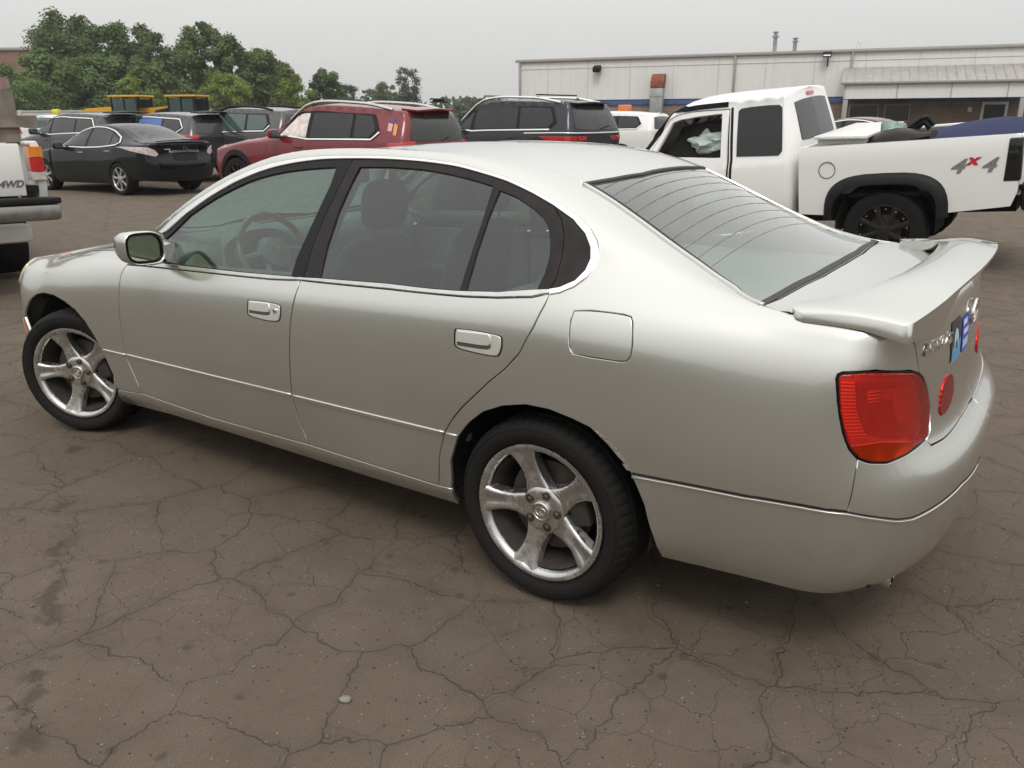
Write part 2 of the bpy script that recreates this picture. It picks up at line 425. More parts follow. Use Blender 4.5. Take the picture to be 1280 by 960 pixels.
UM, VM = .021, .011          # rough metres per row / column, to shape the triangles
def panel(name, sh, outline, mat, parent=None, gap=.0, off=.0, edge=.0018, drop=.0009, depth=.014, step=.03, sym=False, side=-1, smooth=0, lat=None, bulge=0.0, holes=(), keep=35):
    """a sheet cut out of a shell: outline in shell (u, v); rounded edge and a turned-in flange of real depth.
    sym: built across the centre line, side=+1: mirrored to the far side."""
    lat = lat or step
    pts = [np.array((u*UM, v*VM)) for u, v in outline]
    if smooth: pts = smooth_poly(pts, smooth, keep)
    pts = resample(pts, step)
    vc = (sh.nv-1)*VM
    cl = []
    for p in pts:
        if not cl or np.linalg.norm(p-cl[-1]) > 1e-4: cl.append(p)
    if np.linalg.norm(cl[0]-cl[-1]) < 1e-4: cl.pop()
    pts = cl; n = len(pts)
    area = sum(pts[i-1][0]*pts[i][1]-pts[i][0]*pts[i-1][1] for i in range(n))
    if area < 0: pts = pts[::-1]
    hp = []
    for h in holes:
        q = resample([np.array((u*UM, v*VM)) for u, v in h], step)
        a = sum(q[i-1][0]*q[i][1]-q[i][0]*q[i-1][1] for i in range(len(q)))
        hp.append(q[::-1] if a > 0 else q)
    loops = [pts]+hp
    allp = [p for L in loops for p in L]
    P = np.array(allp); lo, hi = P.min(0), P.max(0)
    inner = []
    x = lo[0]+lat*.5; row = 0
    while x < hi[0]:
        y = lo[1]+lat*(.5 if row % 2 else .25)
        while y < hi[1]:
            if inside(pts, x, y) and not any(inside(q, x, y) for q in hp) and np.min(np.hypot(P[:, 0]-x, P[:, 1]-y)) > lat*.42: inner.append((x, y))
            y += lat
        x += lat*.87; row += 1
    V2 = [Vector(p) for p in allp]+[Vector(p) for p in inner]
    ed = []; b0 = 0; faces_in = []
    for L in loops:
        ed += [(b0+i, b0+(i+1) % len(L)) for i in range(len(L))]; faces_in.append(list(range(b0, b0+len(L)))); b0 += len(L)
    res = delaunay_2d_cdt(V2, ed, [], 0, 1e-7)
    rv, rf, orig = res[0], res[2], res[3]
    tris = []
    for f in rf:
        c = (rv[f[0]]+rv[f[1]]+rv[f[2]])/3
        if inside(pts, c.x, c.y) and not any(inside(q, c.x, c.y) for q in hp): tris.append(f)
    nb = len(allp)
    back = {}
    for i, og in enumerate(orig):
        for o_ in og: back[o_] = i
    bset = {}
    verts = []; norms = []
    for i, p in enumerate(rv):
        u, v = p.x/UM, p.y/VM
        verts.append(sh.at(u, v)); norms.append(sh.at(u, v, sh.N))
    verts = np.array(verts); norms = np.array(norms)
    cm = np.array([p.y > vc-1e-4 for p in rv])
    verts[cm, 1] = 0; norms[cm, 1] = 0
    faces = [tuple(f) for f in tris]
    xv, xn = [], []
    base = len(verts)
    newpos = verts+norms*off
    if bulge:
        for i in range(len(rv)):
            d = np.min(np.hypot(P[:, 0]-rv[i].x, P[:, 1]-rv[i].y))
            newpos[i] = newpos[i]+norms[i]*bulge*(1-math.exp(-d/.03))
    b0 = 0
    for L in loops:
        m = len(L); idx = [back[b0+i] for i in range(m)]; b0 += m
        B = verts[idx]; NB = norms[idx]
        rb, rc = [], []
        for i in range(m):
            ca, cb = cm[idx[i]] and cm[idx[i-1]], cm[idx[i]] and cm[idx[(i+1) % m]]
            if ca and not cb: t = B[(i+1) % m]-B[i]
            elif cb and not ca: t = B[i]-B[i-1]
            else:
                t1 = B[i]-B[i-1]; t2 = B[(i+1) % m]-B[i]
                t = t1/max(np.linalg.norm(t1), 1e-9)+t2/max(np.linalg.norm(t2), 1e-9)
            inw = np.cross(NB[i], t); l = np.linalg.norm(inw)
            inw = inw/l if l > 1e-9 else inw*0
            if sh.N is not None and panel.flip: inw = -inw
            if cm[idx[i]]: inw[1] = 0
            if ca and cb: inw = inw*0
            newpos[idx[i]] = B[i]+NB[i]*off+inw*(gap+edge)
            rb.append((B[i]+NB[i]*(off-drop)+inw*gap, NB[i]*.5-inw*.86)); rc.append((B[i]+NB[i]*(off-depth)+inw*gap, -inw if l > 1e-9 else NB[i]))
        ob = base+len(xv)
        for p, q in rb: xv.append(p); xn.append(q)
        oc = base+len(xv)
        for p, q in rc: xv.append(p); xn.append(q)
        for i in range(m):
            j = (i+1) % m
            if cm[idx[i]] and cm[idx[j]]: continue
            faces += [(idx[j], idx[i], ob+i, ob+j), (ob+j, ob+i, oc+i, oc+j)]
    verts = np.concatenate([newpos, np.array(xv).reshape(-1, 3)]); norms = np.concatenate([norms, np.array(xn).reshape(-1, 3)])
    # orient triangles with the shell normal
    ff = []
    for f in faces:
        a, b, c = (verts[f[k]] for k in range(3))
        nn = np.cross(b-a, c-a)
        ff.append(f if nn@(norms[f[0]]+norms[f[1]]+norms[f[2]]) >= 0 else f[::-1])
    faces = ff
    M = np.array([1, -1, 1.])
    if sym:
        n0 = len(verts); mp = list(range(n0, 2*n0)); 
        cmid = [i for i in range(base) if cm[i]]
        for i in cmid: mp[i] = i
        verts = np.concatenate([verts, verts*M]); norms = np.concatenate([norms, norms*M])
        faces += [tuple(mp[i] for i in f[::-1]) for f in list(faces)]
    elif side > 0:
        verts = verts*M; norms = norms*M; faces = [f[::-1] for f in faces]
    used = sorted({i for f in faces for i in f}); re = {o: i for i, o in enumerate(used)}
    verts = verts[used]; norms = norms[used]; faces = [tuple(re[i] for i in f) for f in faces]
    me = bpy.data.meshes.new(name)
    me.from_pydata([tuple(p) for p in verts], [], faces); me.update()
    for p in me.polygons: p.use_smooth = True
    me.normals_split_custom_set_from_vertices([tuple(x/max(np.linalg.norm(x), 1e-9)) for x in norms])
    return link(name, me, mat, parent)
panel.flip = False

def strip_uv(a_uv, sh, width, closed=False):
    """band of given width (metres) along a path of (u, v): returns an outline"""
    pts = [np.array(sh.at(*q)) for q in a_uv]
    L, R = [], []
    n = len(pts)
    for i in range(n):
        t = pts[min(i+1, n-1)]-pts[max(i-1, 0)]; t = t/np.linalg.norm(t)
        nn = sh.at(*a_uv[i], sh.N); b = np.cross(nn, t)
        # convert the 3D offset to (u, v)
        e = .3; u, v = a_uv[i]
        Su = (sh.at(u+e, v)-sh.at(u-e, v))/(2*e); Sv = (sh.at(u, v+e)-sh.at(u, v-e))/(2*e)
        w = np.linalg.lstsq(np.stack([Su, Sv], 1), b*width/2, rcond=None)[0]
        L.append((u+w[0], v+w[1])); R.append((u-w[0], v-w[1]))
    return L+R[::-1]
HL = [  # silver sedan: (x, half width, z) from sill to roof centre; x grows towards the tail, 0 = rear axle
 [(-3.1, .80, .20), (-2.4, .825, .205), (-.3, .825, .235), (.2, .825, .262), (.72, .79, .272)],
 [(-3.1, .84, .26), (-2.4, .862, .265), (-.3, .862, .285), (.2, .855, .315), (.72, .815, .33)],
 [(-3.1, .855, .36), (-2.4, .876, .335), (-.3, .876, .345), (.2, .875, .40), (.72, .838, .42)],
 [(-3.1, .86, .50), (-2.8, .888, .50), (-2.3, .892, .50), (-1.1, .896, .522), (-.3, .892, .53), (.2, .889, .545), (.72, .852, .553)],
 [(-3.1, .86, .61), (-2.8, .892, .62), (-2.3, .897, .63), (-1.1, .902, .66), (-.3, .90, .67), (.2, .895, .675), (.72, .855, .655)],
 [(-3.1, .845, .71), (-2.8, .885, .74), (-2.3, .892, .76), (-1.1, .899, .79), (-.3, .897, .81), (.2, .89, .815), (.72, .842, .785)],
 [(-3.1, .81, .79), (-2.8, .855, .83), (-2.3, .872, .865), (-1.1, .880, .90), (-.3, .882, .93), (.2, .874, .945), (.72, .820, .92)],
 [(-3.1, .76, .83), (-2.8, .80, .88), (-2.3, .835, .92), (-1.92, .846, .945), (-1.1, .848, .966), (-.5, .848, .995), (0, .838, 1.035), (.3, .815, 1.03), (.72, .790, .990)],
 [(-3.1, .71, .845), (-2.8, .755, .90), (-2.3, .79, .94), (-2.08, .806, .985), (-1.8, .775, 1.09), (-1.5, .748, 1.155), (-1.1, .735, 1.185), (-.5, .735, 1.20), (0, .742, 1.175), (.3, .738, 1.095), (.60, .756, 1.035), (.72, .770, 1.025)],
 [(-3.1, .66, .852), (-2.8, .70, .91), (-2.3, .765, .957), (-2.14, .792, 1.01), (-2.0, .764, 1.112), (-1.793, .694, 1.243), (-1.5, .632, 1.358), (-1.36, .616, 1.387), (-1.0, .605, 1.406), (-.6, .609, 1.399), (-.38, .623, 1.373), (-.167, .648, 1.325), (-.06, .662, 1.287), (.11, .685, 1.22), (.3, .69, 1.135), (.60, .70, 1.047), (.72, .748, 1.043)],
 [(-3.1, .61, .857), (-2.8, .65, .915), (-2.3, .715, .965), (-2.14, .752, 1.025), (-2.0, .722, 1.13), (-1.79, .645, 1.268), (-1.5, .578, 1.382), (-1.3, .55, 1.417), (-1.0, .54, 1.428), (-.5, .54, 1.420), (-.2, .515, 1.382), (-.05, .49, 1.337), (0, .498, 1.315), (.3, .563, 1.170), (.60, .627, 1.036), (.72, .722, 1.046)],
 [(-3.1, .31, .88), (-2.8, .33, .94), (-2.36, .35, .985), (-2.2, .37, 1.035), (-2.0, .36, 1.14), (-1.79, .33, 1.238), (-1.5, .30, 1.36), (-1.3, .285, 1.412), (-1.0, .28, 1.436), (-.5, .275, 1.436), (-.2, .265, 1.407), (0, .265, 1.362), (.3, .28, 1.212), (.55, .31, 1.088), (.66, .33, 1.054), (.72, .36, 1.050)],
 [(-3.1, 0, .885), (-2.8, 0, .945), (-2.42, 0, .99), (-2.3, 0, 1.015), (-2.0, 0, 1.16), (-1.79, 0, 1.255), (-1.5, 0, 1.368), (-1.3, 0, 1.417), (-1.0, 0, 1.440), (-.75, 0, 1.444), (-.5, 0, 1.440), (-.2, 0, 1.413), (0, 0, 1.372), (.3, 0, 1.225), (.55, 0, 1.10), (.66, 0, 1.056), (.72, 0, 1.053)],
]
HR = [(1.03, .27), (1.10, .31), (1.14, .41), (1.153, .548), (1.148, .63), (1.080, .70), (1.064, .84), (1.055, .955), (1.048, 1.015), (1.040, 1.042), (1.030, 1.054), (1.022, 1.058), (1.018, 1.06)]
HF = [(-3.5, .19), (-3.56, .25), (-3.6, .36), (-3.61, .47), (-3.62, .56), (-3.61, .66), (-3.58, .74), (-3.54, .785), (-3.5, .80), (-3.46, .81), (-3.42, .815), (-3.4, .82), (-3.4, .82)]
HNR = [3, 3, 3, 3, 2.75, 3.2, 4, 5, 6, 6.5, 7, 7, 7]
HBOW = [0, 0, 0, 0, 0, .02, .05, .065, .068, .068, .068, .068, .068]
OUT = {  # outlines of the sedan panels in the (row, column) grid of its shell
 'front_fender': [(75.92,14.16), (74.67,19.59), (73.65,23.32), (73.68,27.14), (73.83,34.13), (74.39,41.66), (74.67,49.26), (75.42,54.37), (79.22,79.5), (76.11,79.5), (70.58,79.5), (65.05,79.5), (59.53,79.5), (54.0,79.5), (48.48,79.5), (42.95,79.5), (41.0,72), (34,64), (28,56), (27,44), (32,22), (35.66,26.85), (38.16,31.59), (39.75,35.1), (41.69,37.52), (45.33,38.43), (50.27,38.12), (54.94,36.5), (58.56,34.47), (61.54,31.36), (63.5,27.72), (65.17,24.34), (66.3,20.66), (67.15,17.8), (67.13,14.26), (67.23,11.76), (75.92,14.16)],
 'side_skirt': [(67.23,11.76), (75.92,14.16), (95.86,12.39), (120.51,13.75), (145.84,12.85), (148.16,13.08), (148,0), (144,0), (136,0), (121.38,1.07), (102.82,2.3), (82.12,3.06), (66,0), (65.36,1.72)],
 'front_door': [(75.42,54.37), (81.62,54.52), (88.31,54.62), (97.36,54.93), (108.61,55.16), (114.33,55.29), (120.42,55.78), (120.19,48.63), (119.42,39.86), (119.02,34.29), (118.74,30.28), (118.31,24.02), (118.84,20.31), (120.51,13.75), (120.51,13.75), (95.86,12.39), (75.92,14.16), (74.67,19.59), (73.65,23.32), (73.68,27.14), (73.83,34.13), (74.39,41.66), (74.67,49.26), (75.42,54.37)],
 'rear_door': [(120.42,55.78), (126.67,55.66), (137.81,55.49), (145.34,55.08), (150.75,54.79), (155.67,54.85), (160.31,55.39), (162.47,56.35), (162.35,54.19), (161.46,48.21), (159.76,42.43), (157.75,39.03), (155.56,36.31), (153.84,33.89), (151.49,30.46), (149.8,27.61), (147.97,24.16), (146.59,19.91), (145.84,12.85), (145.84,12.85), (120.51,13.75), (118.84,20.31), (118.31,24.02), (118.74,30.28), (119.02,34.29), (119.42,39.86), (120.19,48.63)],
 'body_side': [(81.78,70.75), (80.0,82.0), (83.91,82.0), (87.32,82.0), (90.73,82.0), (94.14,82.0), (97.56,82.0), (100.97,82.0), (104.38,82.0), (107.8,82.0), (111.21,82.0), (114.33,81), (117.06,80), (120.96,80), (124.28,80), (127.59,80), (130.91,80), (134.22,80), (137.54,80), (140.85,80), (144.17,80), (147.48,80), (150.8,80), (154.12,80), (159.62,79.97), (169.28,79.65), (177.03,79.19), (181.97,78.39), (184.72,75.25), (186.11,74.14), (188.89,76.28), (189.56,72.33), (191.87,69.84), (197.31,68.58), (208.02,65.11), (213.29,62.63), (215.33,57.35), (215.96,53.16), (216.22,50.55), (213.42,51.23), (203.16,50.77), (195.93,49.19), (195.21,48.65), (195.16,47.73), (196.36,44.24), (197.97,40.08), (199.16,37.52), (200.53,36.01), (199.66,32.18), (198.36,25.33), (192.61,25.22), (187.59,24.57), (181.5,24.46), (174.73,24.29), (173.54,26.27), (171.8,28.96), (169.67,31.55), (167.26,32.5), (164.11,33.33), (160.82,33.3), (157.4,32.07), (154.49,30.0), (152.2,27.16), (150.07,23.79), (148.48,19.71), (148.21,13.11), (145.84,12.85), (146.59,19.91), (147.97,24.16), (149.8,27.61), (151.49,30.46), (153.84,33.89), (155.56,36.31), (157.75,39.03), (159.76,42.43), (161.46,48.21), (162.35,54.19), (162.47,56.35), (162.54,56.06), (163.78,56.62), (165.22,57.94), (166.41,60.07), (166.86,62.86), (166.77,65.48), (166.05,67.93), (164.76,70.11), (162.67,71.47), (159.26,71.96), (155.25,72.28), (151.18,72.44), (146.97,72.39), (142.56,72.6), (138.2,72.46), (130.18,72.5), (122.99,72.34), (116.74,72.41), (109.0,72.17), (103.55,72.31), (97.85,72.34), (92.2,71.98), (86.76,71.98), (83.63,71.46)],
 'roof': [(117.06,80), (115.11,86), (113.75,92), (113.55,96), (138.51,96), (162.4,96), (162.4,92), (162.3,89.3), (161.24,84.84), (159.62,79.97), (154.12,80), (150.8,80), (147.48,80), (144.17,80), (140.85,80), (137.54,80), (134.22,80), (130.91,80), (127.59,80), (124.28,80), (120.96,80)],
 'windshield': [(80.0,82.0), (83.91,82.0), (87.32,82.0), (90.73,82.0), (94.14,82.0), (97.56,82.0), (100.97,82.0), (104.38,82.0), (107.8,82.0), (111.21,82.0), (114.33,81.6), (114.72,86), (113.55,92), (113.36,96), (71.03,96), (72.98,90)],
 'cowl': [(78.06,81.2), (71.62,88), (69.28,96), (70.84,96), (72.79,90), (79.81,82)],
 'hood': [(78.06,79.5), (76.11,79.5), (70.58,79.5), (65.05,79.5), (59.53,79.5), (54.0,79.5), (48.48,79.5), (42.95,79.5), (41.0,84), (38,90), (38,96), (69.08,96), (71.42,88)],
 'rear_window': [(186.11,74.14), (184.72,75.25), (181.97,78.39), (177.03,79.19), (169.28,79.65), (159.62,79.97), (161.24,84.84), (162.3,89.3), (162.4,92), (162.4,96), (187.71,96), (187.59,89.68), (187.1,86.23), (186.63,81.56)],
 'trunk_lid': [(187.71,96), (187.59,89.68), (187.1,86.23), (186.63,81.56), (186.11,74.14), (188.89,76.28), (189.56,72.33), (191.87,69.84), (197.31,68.58), (208.02,65.11), (213.29,62.63), (215.33,57.35), (215.96,53.16), (216.22,50.55), (217.85,49.3), (218.84,47.62), (219.92,44.03), (218.28,40.3), (216.15,38.87), (216.33,37.37), (220.36,37.39), (226.57,38.08), (229,38.08), (231,38.08), (231,96)],
 'rear_bumper': [(174.73,24.29), (181.5,24.46), (187.59,24.57), (192.61,25.22), (198.36,25.33), (199.66,32.18), (200.53,36.01), (202.55,35.5), (205.61,35.51), (210.15,36.85), (216.15,38.87), (216.33,37.37), (220.36,37.39), (226.57,38.08), (229,38.08), (231,38.08), (231,9), (221,9), (217,8), (215,3), (212,1), (206,1), (200,1), (190,1), (178,0), (177.34,11.43), (176.4,18.73), (175.52,21.69)],
 'front_window': [(86.14,57.55), (84.28,65.75), (85.34,66.15), (89.44,68.47), (95.08,69.24), (101.75,69.72), (108.13,69.82), (113.72,69.98), (120.55,70.14), (120.45,67.63), (119.63,64.62), (118.64,61.29), (118.14,59.28), (118.11,56.54), (108.29,56.29), (91.12,56.67)],
 'rear_door_window': [(125.22,70.17), (124.61,67.86), (123.94,64.86), (123.72,61.16), (124.12,56.56), (137.5,56.6), (145.06,56.18), (149.4,56.04), (149.47,62.37), (149.6,66.04), (149.51,70.07), (144.85,70.16), (138.89,70.33), (137.06,70.4), (130.9,70.38)],
 'quarter_window': [(150.78,69.72), (150.43,65.96), (150.26,61.66), (150.43,56.02), (155.38,56.11), (160.51,56.85), (160.84,59.37), (160.75,61.92), (160.16,64.46), (159.4,66.56), (158.2,67.85), (156.39,68.78), (153.46,69.58)],
 'front_frame': [(82.97,68.48), (84.21,68.4), (87.26,69.38), (92.91,70.15), (98.36,70.76), (104.24,70.97), (109.48,71.19), (117.07,71.62), (123.21,71.66), (123.39,71.59), (122.42,67.45), (121.4,64.06), (120.84,60.69), (120.83,56.38), (114.04,56.26), (106.43,56.11), (93.11,56.12), (85.94,56.74)],
 'rear_frame': [(123.39,71.59), (130.38,71.81), (138.38,71.81), (142.77,71.86), (147.19,71.7), (151.42,71.71), (155.56,71.39), (159.1,70.95), (160.79,69.0), (161.74,66.33), (162.36,62.33), (162.59,59.12), (162.21,56.98), (155.42,55.97), (149.38,55.88), (145.1,56.04), (137.54,56.47), (123.98,56.48), (120.83,56.38), (120.84,60.69), (121.4,64.06), (122.42,67.45)],
 'quarter_trim': [(159.1,70.95), (162.35,70.08), (164.42,68.25), (165.54,65.8), (166.0,63.44), (165.88,61.18), (165.12,59.1), (163.53,57.61), (162.31,57.0), (162.59,59.12), (162.36,62.33), (161.74,66.33), (160.79,69.0)],
 'chrome_arch': [(81.78,70.75), (83.63,71.46), (86.76,71.98), (92.2,71.98), (97.85,72.34), (103.55,72.31), (109.0,72.17), (116.74,72.41), (122.99,72.34), (130.18,72.5), (138.2,72.46), (142.56,72.6), (146.97,72.39), (151.18,72.44), (155.25,72.28), (159.26,71.96), (162.67,71.47), (164.76,70.11), (166.05,67.93), (166.77,65.48), (166.86,62.86), (166.41,60.07), (165.22,57.94), (163.78,56.62), (162.54,56.06), (162.19,57.05), (163.53,57.61), (165.12,59.1), (165.88,61.18), (166.0,63.44), (165.54,65.8), (164.42,68.25), (162.35,70.08), (159.1,70.95), (155.56,71.39), (151.42,71.71), (147.19,71.7), (142.77,71.86), (138.38,71.81), (130.38,71.81), (123.21,71.66), (117.07,71.62), (109.48,71.19), (104.24,70.97), (98.36,70.76), (92.91,70.15), (87.26,69.38), (84.21,68.4), (82.97,68.48)],
 'belt_strip_front': [(86.44,56.6), (93.11,56.12), (106.43,56.11), (114.04,56.26), (120.33,56.34), (120.42,55.78), (114.33,55.29), (108.61,55.16), (97.36,54.93), (88.31,54.62), (81.62,54.52)],
 'belt_strip_rear': [(120.33,56.34), (123.98,56.48), (137.54,56.47), (145.1,56.04), (149.38,55.88), (155.42,55.97), (162.19,57.05), (162.47,56.35), (160.31,55.39), (155.67,54.85), (150.75,54.79), (145.34,55.08), (137.81,55.49), (126.67,55.66), (120.42,55.78)],
 'fuel_flap': [(166.3,53.19), (168.42,53.73), (172.28,53.8), (173.17,53.48), (173.56,52.03), (173.99,47.62), (173.95,45.23), (173.54,44.35), (172.81,44.07), (169.41,43.89), (166.97,44.02), (166.43,45.24), (166.29,47.28), (166.1,50.9)],
 'tail_lamp': [(195.16,47.73), (195.21,48.65), (195.93,49.19), (203.16,50.77), (213.42,51.23), (216.22,50.55), (217.85,49.3), (218.84,47.62), (219.92,44.03), (218.28,40.3), (216.15,38.87), (210.15,36.85), (205.61,35.51), (202.55,35.5), (200.53,36.01), (199.16,37.52), (197.97,40.08), (196.36,44.24)],
 'handle_front': [(110.05,45.65), (113.59,45.94), (116.67,45.66), (117.23,45.16), (117.39,43.21), (117.14,41.56), (116.43,41.05), (113.7,40.97), (110.53,41.42), (110.06,41.95)],
 'handle_rear': [(150.31,45.44), (152.66,45.65), (156.51,45.4), (157.0,44.99), (157.18,43.73), (157.0,42.14), (156.67,41.38), (155.85,41.13), (152.82,41.25), (150.69,41.58), (150.24,42.12), (150.15,44.78)],
 'grip_front': [(110.44,45.47), (114.88,45.69), (115.19,44.56), (115.23,43.36), (114.61,42.93), (110.33,42.93)],
 'grip_rear': [(150.51,45.21), (155.33,45.41), (155.66,44.88), (155.72,43.42), (155.2,42.83), (150.53,42.82)],
 'molding_fender': [(65.75,24.01), (73.54,24.18), (73.34,23.55), (65.95,23.38)],
 'molding_front': [(73.98,24.37), (100.02,24.29), (118.19,24.31), (118.11,23.67), (99.87,23.66), (73.88,23.63)],
 'molding_rear': [(118.62,24.25), (134.17,24.28), (147.85,24.34), (147.74,23.77), (134.08,23.64), (118.55,23.61)],
 'molding_quarter': [(148.25,24.27), (150.04,24.24), (149.93,23.75), (148.1,23.72)],
 'molding_bumper': [(174.93,24.12), (181.5,24.3), (187.59,24.4), (192.61,25.06), (198.36,25.16), (202.78,24.31), (206.63,23.37), (209.62,23.06), (215.54,23.71), (221.8,24.24), (229.82,21.9)],
 'scuffs': [(170.19,31.26), (171.0,31.07), (171.92,30.28), (171.11,30.15), (171.52,29.97), (172.52,29.53), (173.23,28.3), (172.33,28.8), (172.64,28.08), (173.43,27.88), (174.23,26.19), (173.34,26.69), (173.74,25.69), (174.33,25.9), (174.73,24.6), (174.24,24.75)],
 'reflector': [(222.57,43.82), (222.09,42.53), (222.45,41.69), (223.84,41.64), (225.85,42.34), (227.14,43.85), (227.32,45.94), (226.79,47.39), (225.76,48.08), (224.43,47.55), (223.33,45.96)],
 'emblem': [(231,58)],
 'tl_amber': [(199.45,38.32), (205.23,39.44), (210.63,39.4), (212.56,38.91), (211.47,37.64), (209.89,37.04), (205.69,35.81), (202.67,35.8), (200.7,36.37)],
 'tl_inner': [(199.67,47.77), (200.76,48.66), (204.68,49.53), (213.54,50.1), (216.55,48.72), (218.28,45.92), (218.6,42.76), (216.57,40.24), (213.99,39.63), (204.45,39.78), (202.85,40.9), (201.13,43.44)],
 'tl_white': [(212.56,38.91), (215.66,40.27), (217.41,40.05), (216.06,39.07), (211.65,37.61)],
 'tl_side': [(195.91,47.87), (199.28,47.85), (200.79,43.4), (202.69,40.64), (203.6,39.6), (199.59,39.09), (198.33,40.72), (196.98,44.04)],
 'tl_round': [(210.93,48.08), (214.04,48.61), (216.78,47.04), (217.93,44.65), (216.75,42.4), (214.05,41.23), (211.83,41.8), (210.37,43.48), (209.72,45.7)],
 'tl_square': [(202.9,46.84), (210.71,47.81), (210.37,45.97), (203.27,44.75)],
 'sticker_a': [(226.69,51.94), (227.67,59.17), (229.2,59.2), (229.01,53.49), (228.64,49.46), (227.44,49.59)],
 'sticker_b': [(229.13,49.48), (229.48,57.48), (229.99,57.49), (230.36,57.5), (230.22,49.5), (229.78,49.49)],
 'letters': [(218.21,54.3), (218.67,56.13), (226.38,54.29), (226.8,56.19)],
}
# ------------------------------------------------------------------ the silver sedan in front
def make_wheel(name, parent, loc, far=False, steer=0):
    """five spoke alloy; modelled facing -y around its own axle"""
    w = MB()
    # lip and barrel
    w.lathe([(.196, .10), (.205, .02), (.208, -.005), (.216, -.020), (.228, -.027), (.2355, -.026), (.2365, -.018), (.231, -.012), (.222, .0), (.214, .03), (.212, .10)], 96)
    # spokes
    for k in range(5):
        a = R(110+72*k); ca, sa = math.cos(a), math.sin(a); rings = []
        for r, hw, d, gr in [(.050, .052, .014, 0), (.085, .042, .0145, .0), (.11, .0345, .013, .001), (.135, .032, .010, .003), (.160, .0335, .004, .006), (.185, .039, -.004, .008), (.203, .046, -.010, .008), (.216, .053, -.014, .006)]:
            pr = [(-hw-.004, .03), (-hw, .0), (-hw*.90, -.0065), (-hw*.62, -.009), (-hw*.30, -.009+gr*.8), (0, -.008+gr), (hw*.30, -.009+gr*.8), (hw*.62, -.009), (hw*.90, -.0065), (hw, .0), (hw+.004, .03), (0, .034)]
            ring = []
            for t, y in pr:
                x, z = r*ca-t*sa, r*sa+t*ca
                ring.append((x, y+d, z))
            rings.append(ring)
        w.loft(rings)
    # centre boss with five nut pockets
    w.lathe([(.086, .03), (.084, .012), (.078, .004), (.060, .001), (.036, .0), (.0345, -.004), (.0, -.004)], 60)
    wh = w.build(name, MT['alloy'], parent, angle=50)
    wh.location = loc; wh.rotation_euler.z = steer if not far else math.pi+steer
    t = MB()
    def md(k, j):
        if j in (7, 8, 16, 17): return -.005 if (k % 4) in (0,) else 0
        if j in (9, 10, 14, 15): return -.004 if (k % 4) == 0 else 0
        return 0
    prof = [(.222, .01), (.232, -.012), (.240, -.020), (.252, -.030), (.268, -.036), (.285, -.036), (.298, -.030), (.308, -.018), (.3145, -.004), (.3175, .012), (.3185, .030), (.311, .032), (.311, .040), (.3195, .042), (.3190, .17), (.3175, .185), (.3145, .200), (.308, .212), (.285, .232), (.25, .228), (.222, .19)]
    t.lathe(prof, 224, mod=md)
    for rr in (.2445, .290):
        t.lathe([(rr-.0018, -.030 if rr > .25 else -.0215), (rr, -.0365 if rr > .25 else -.0265), (rr+.0018, -.030 if rr > .25 else -.0245)], 96)
    t.build('tyre', MT['rubber'], wh, angle=28)
    b = MB(); b.lathe([(.204, -.004), (.195, .05), (.190, .19), (.10, .195), (.0, .195)], 64); b.build('rim_barrel', MT['rim_dark'], wh)
    d = MB(); d.lathe([(.155, .085), (.155, .06), (.085, .06), (.08, .04), (.0, .04)], 64)
    d.build('brake_disc', MT['disc'], wh)
    c = MB(); c.box((.125*math.cos(R(15)), .055, .125*math.sin(R(15))), (.075, .07, .13), Matrix.Rotation(R(-15), 3, 'Y'), .015); c.build('brake_caliper', MT['rim_dark'], wh)
    for k in range(5):
        a = R(110+36+72*k)
        g = MB(); x, z = .0575*math.cos(a), .0575*math.sin(a)
        g.lathe([(.0155, .006), (.0155, -.0015), (.0125, -.0022), (.0115, .0035), (.0095, .0035), (.0088, -.006), (.006, -.009), (.0, -.0092)], 18, c=(x, 0, z)); g.build('lug_nut', MT['lug'], wh)
    h = MB(); h.lathe([(.0335, 0), (.0335, -.008), (.0300, -.0105), (.0280, -.0100), (.0270, -.0085), (.0, -.0085)], 48)
    cap = h.build('hub_cap', MT['chrome_dull'], wh)
    # slanted stroke mark inside an oval ring on the cap
    e = MB(); n = 28
    e.tube([(.019*math.cos(q), -.0092, .0145*math.sin(q)) for q in [2*math.pi*i/n for i in range(n)]], .0013, 6, closed=True)
    e.tube([(.006, -.0092, .0105), (-.007, -.0092, -.008), (.009, -.0092, -.008)], .0016, 6); e.build('cap_emblem', MT['chrome'], wh)
    return wh

hero = empty('parked_car', (0, 0, 0), label='silver four-door sedan with boot spoiler and worn five-spoke wheels, nearest the camera', cat='car')
SH = Shell(HL, HR, HF, .72, -3.1, nr=HNR, nf=3.0, bow=HBOW)
def hrow(x): return 41+(x+3.1)/3.82*149
P_ = lambda name, key, mat, parent=hero, **k: panel(name, SH, OUT[key], mat, parent, **k)
S_ = MT['silver']
SM = {}
def both(name, key, mat, parents=(hero, hero), **k):
    return [panel(name, SH, OUT[key], mat, parents[i], side=(-1, 1)[i], **k) for i in (0, 1)]
G = .0032
fenders = both('front_fender', 'front_fender', S_, gap=G)
both('sill', 'side_skirt', S_, gap=.0015, step=.025)
fdoors = both('door', 'front_door', S_, gap=G)
rdoors = both('door', 'rear_door', S_, gap=G)
ring = OUT['fuel_flap']
bside = [panel('rear_quarter_panel', SH, OUT['body_side'], S_, hero, gap=.0015, side=sd, step=.025, holes=[ring]) for sd in (-1, 1)]
fl = panel('fuel_flap', SH, ring, S_, hero, gap=.0018, step=.02, smooth=2)
panel('fuel_flap_liner', SH, ring, MT['gap'], fl, off=-.009, step=.05)
roof = P_('roof', 'roof', S_, sym=True, gap=.0015)
P_('hood', 'hood', S_, sym=True, gap=G, step=.05)
P_('cowl', 'cowl', MT['black_trim'], sym=True, off=-.006, step=.04)
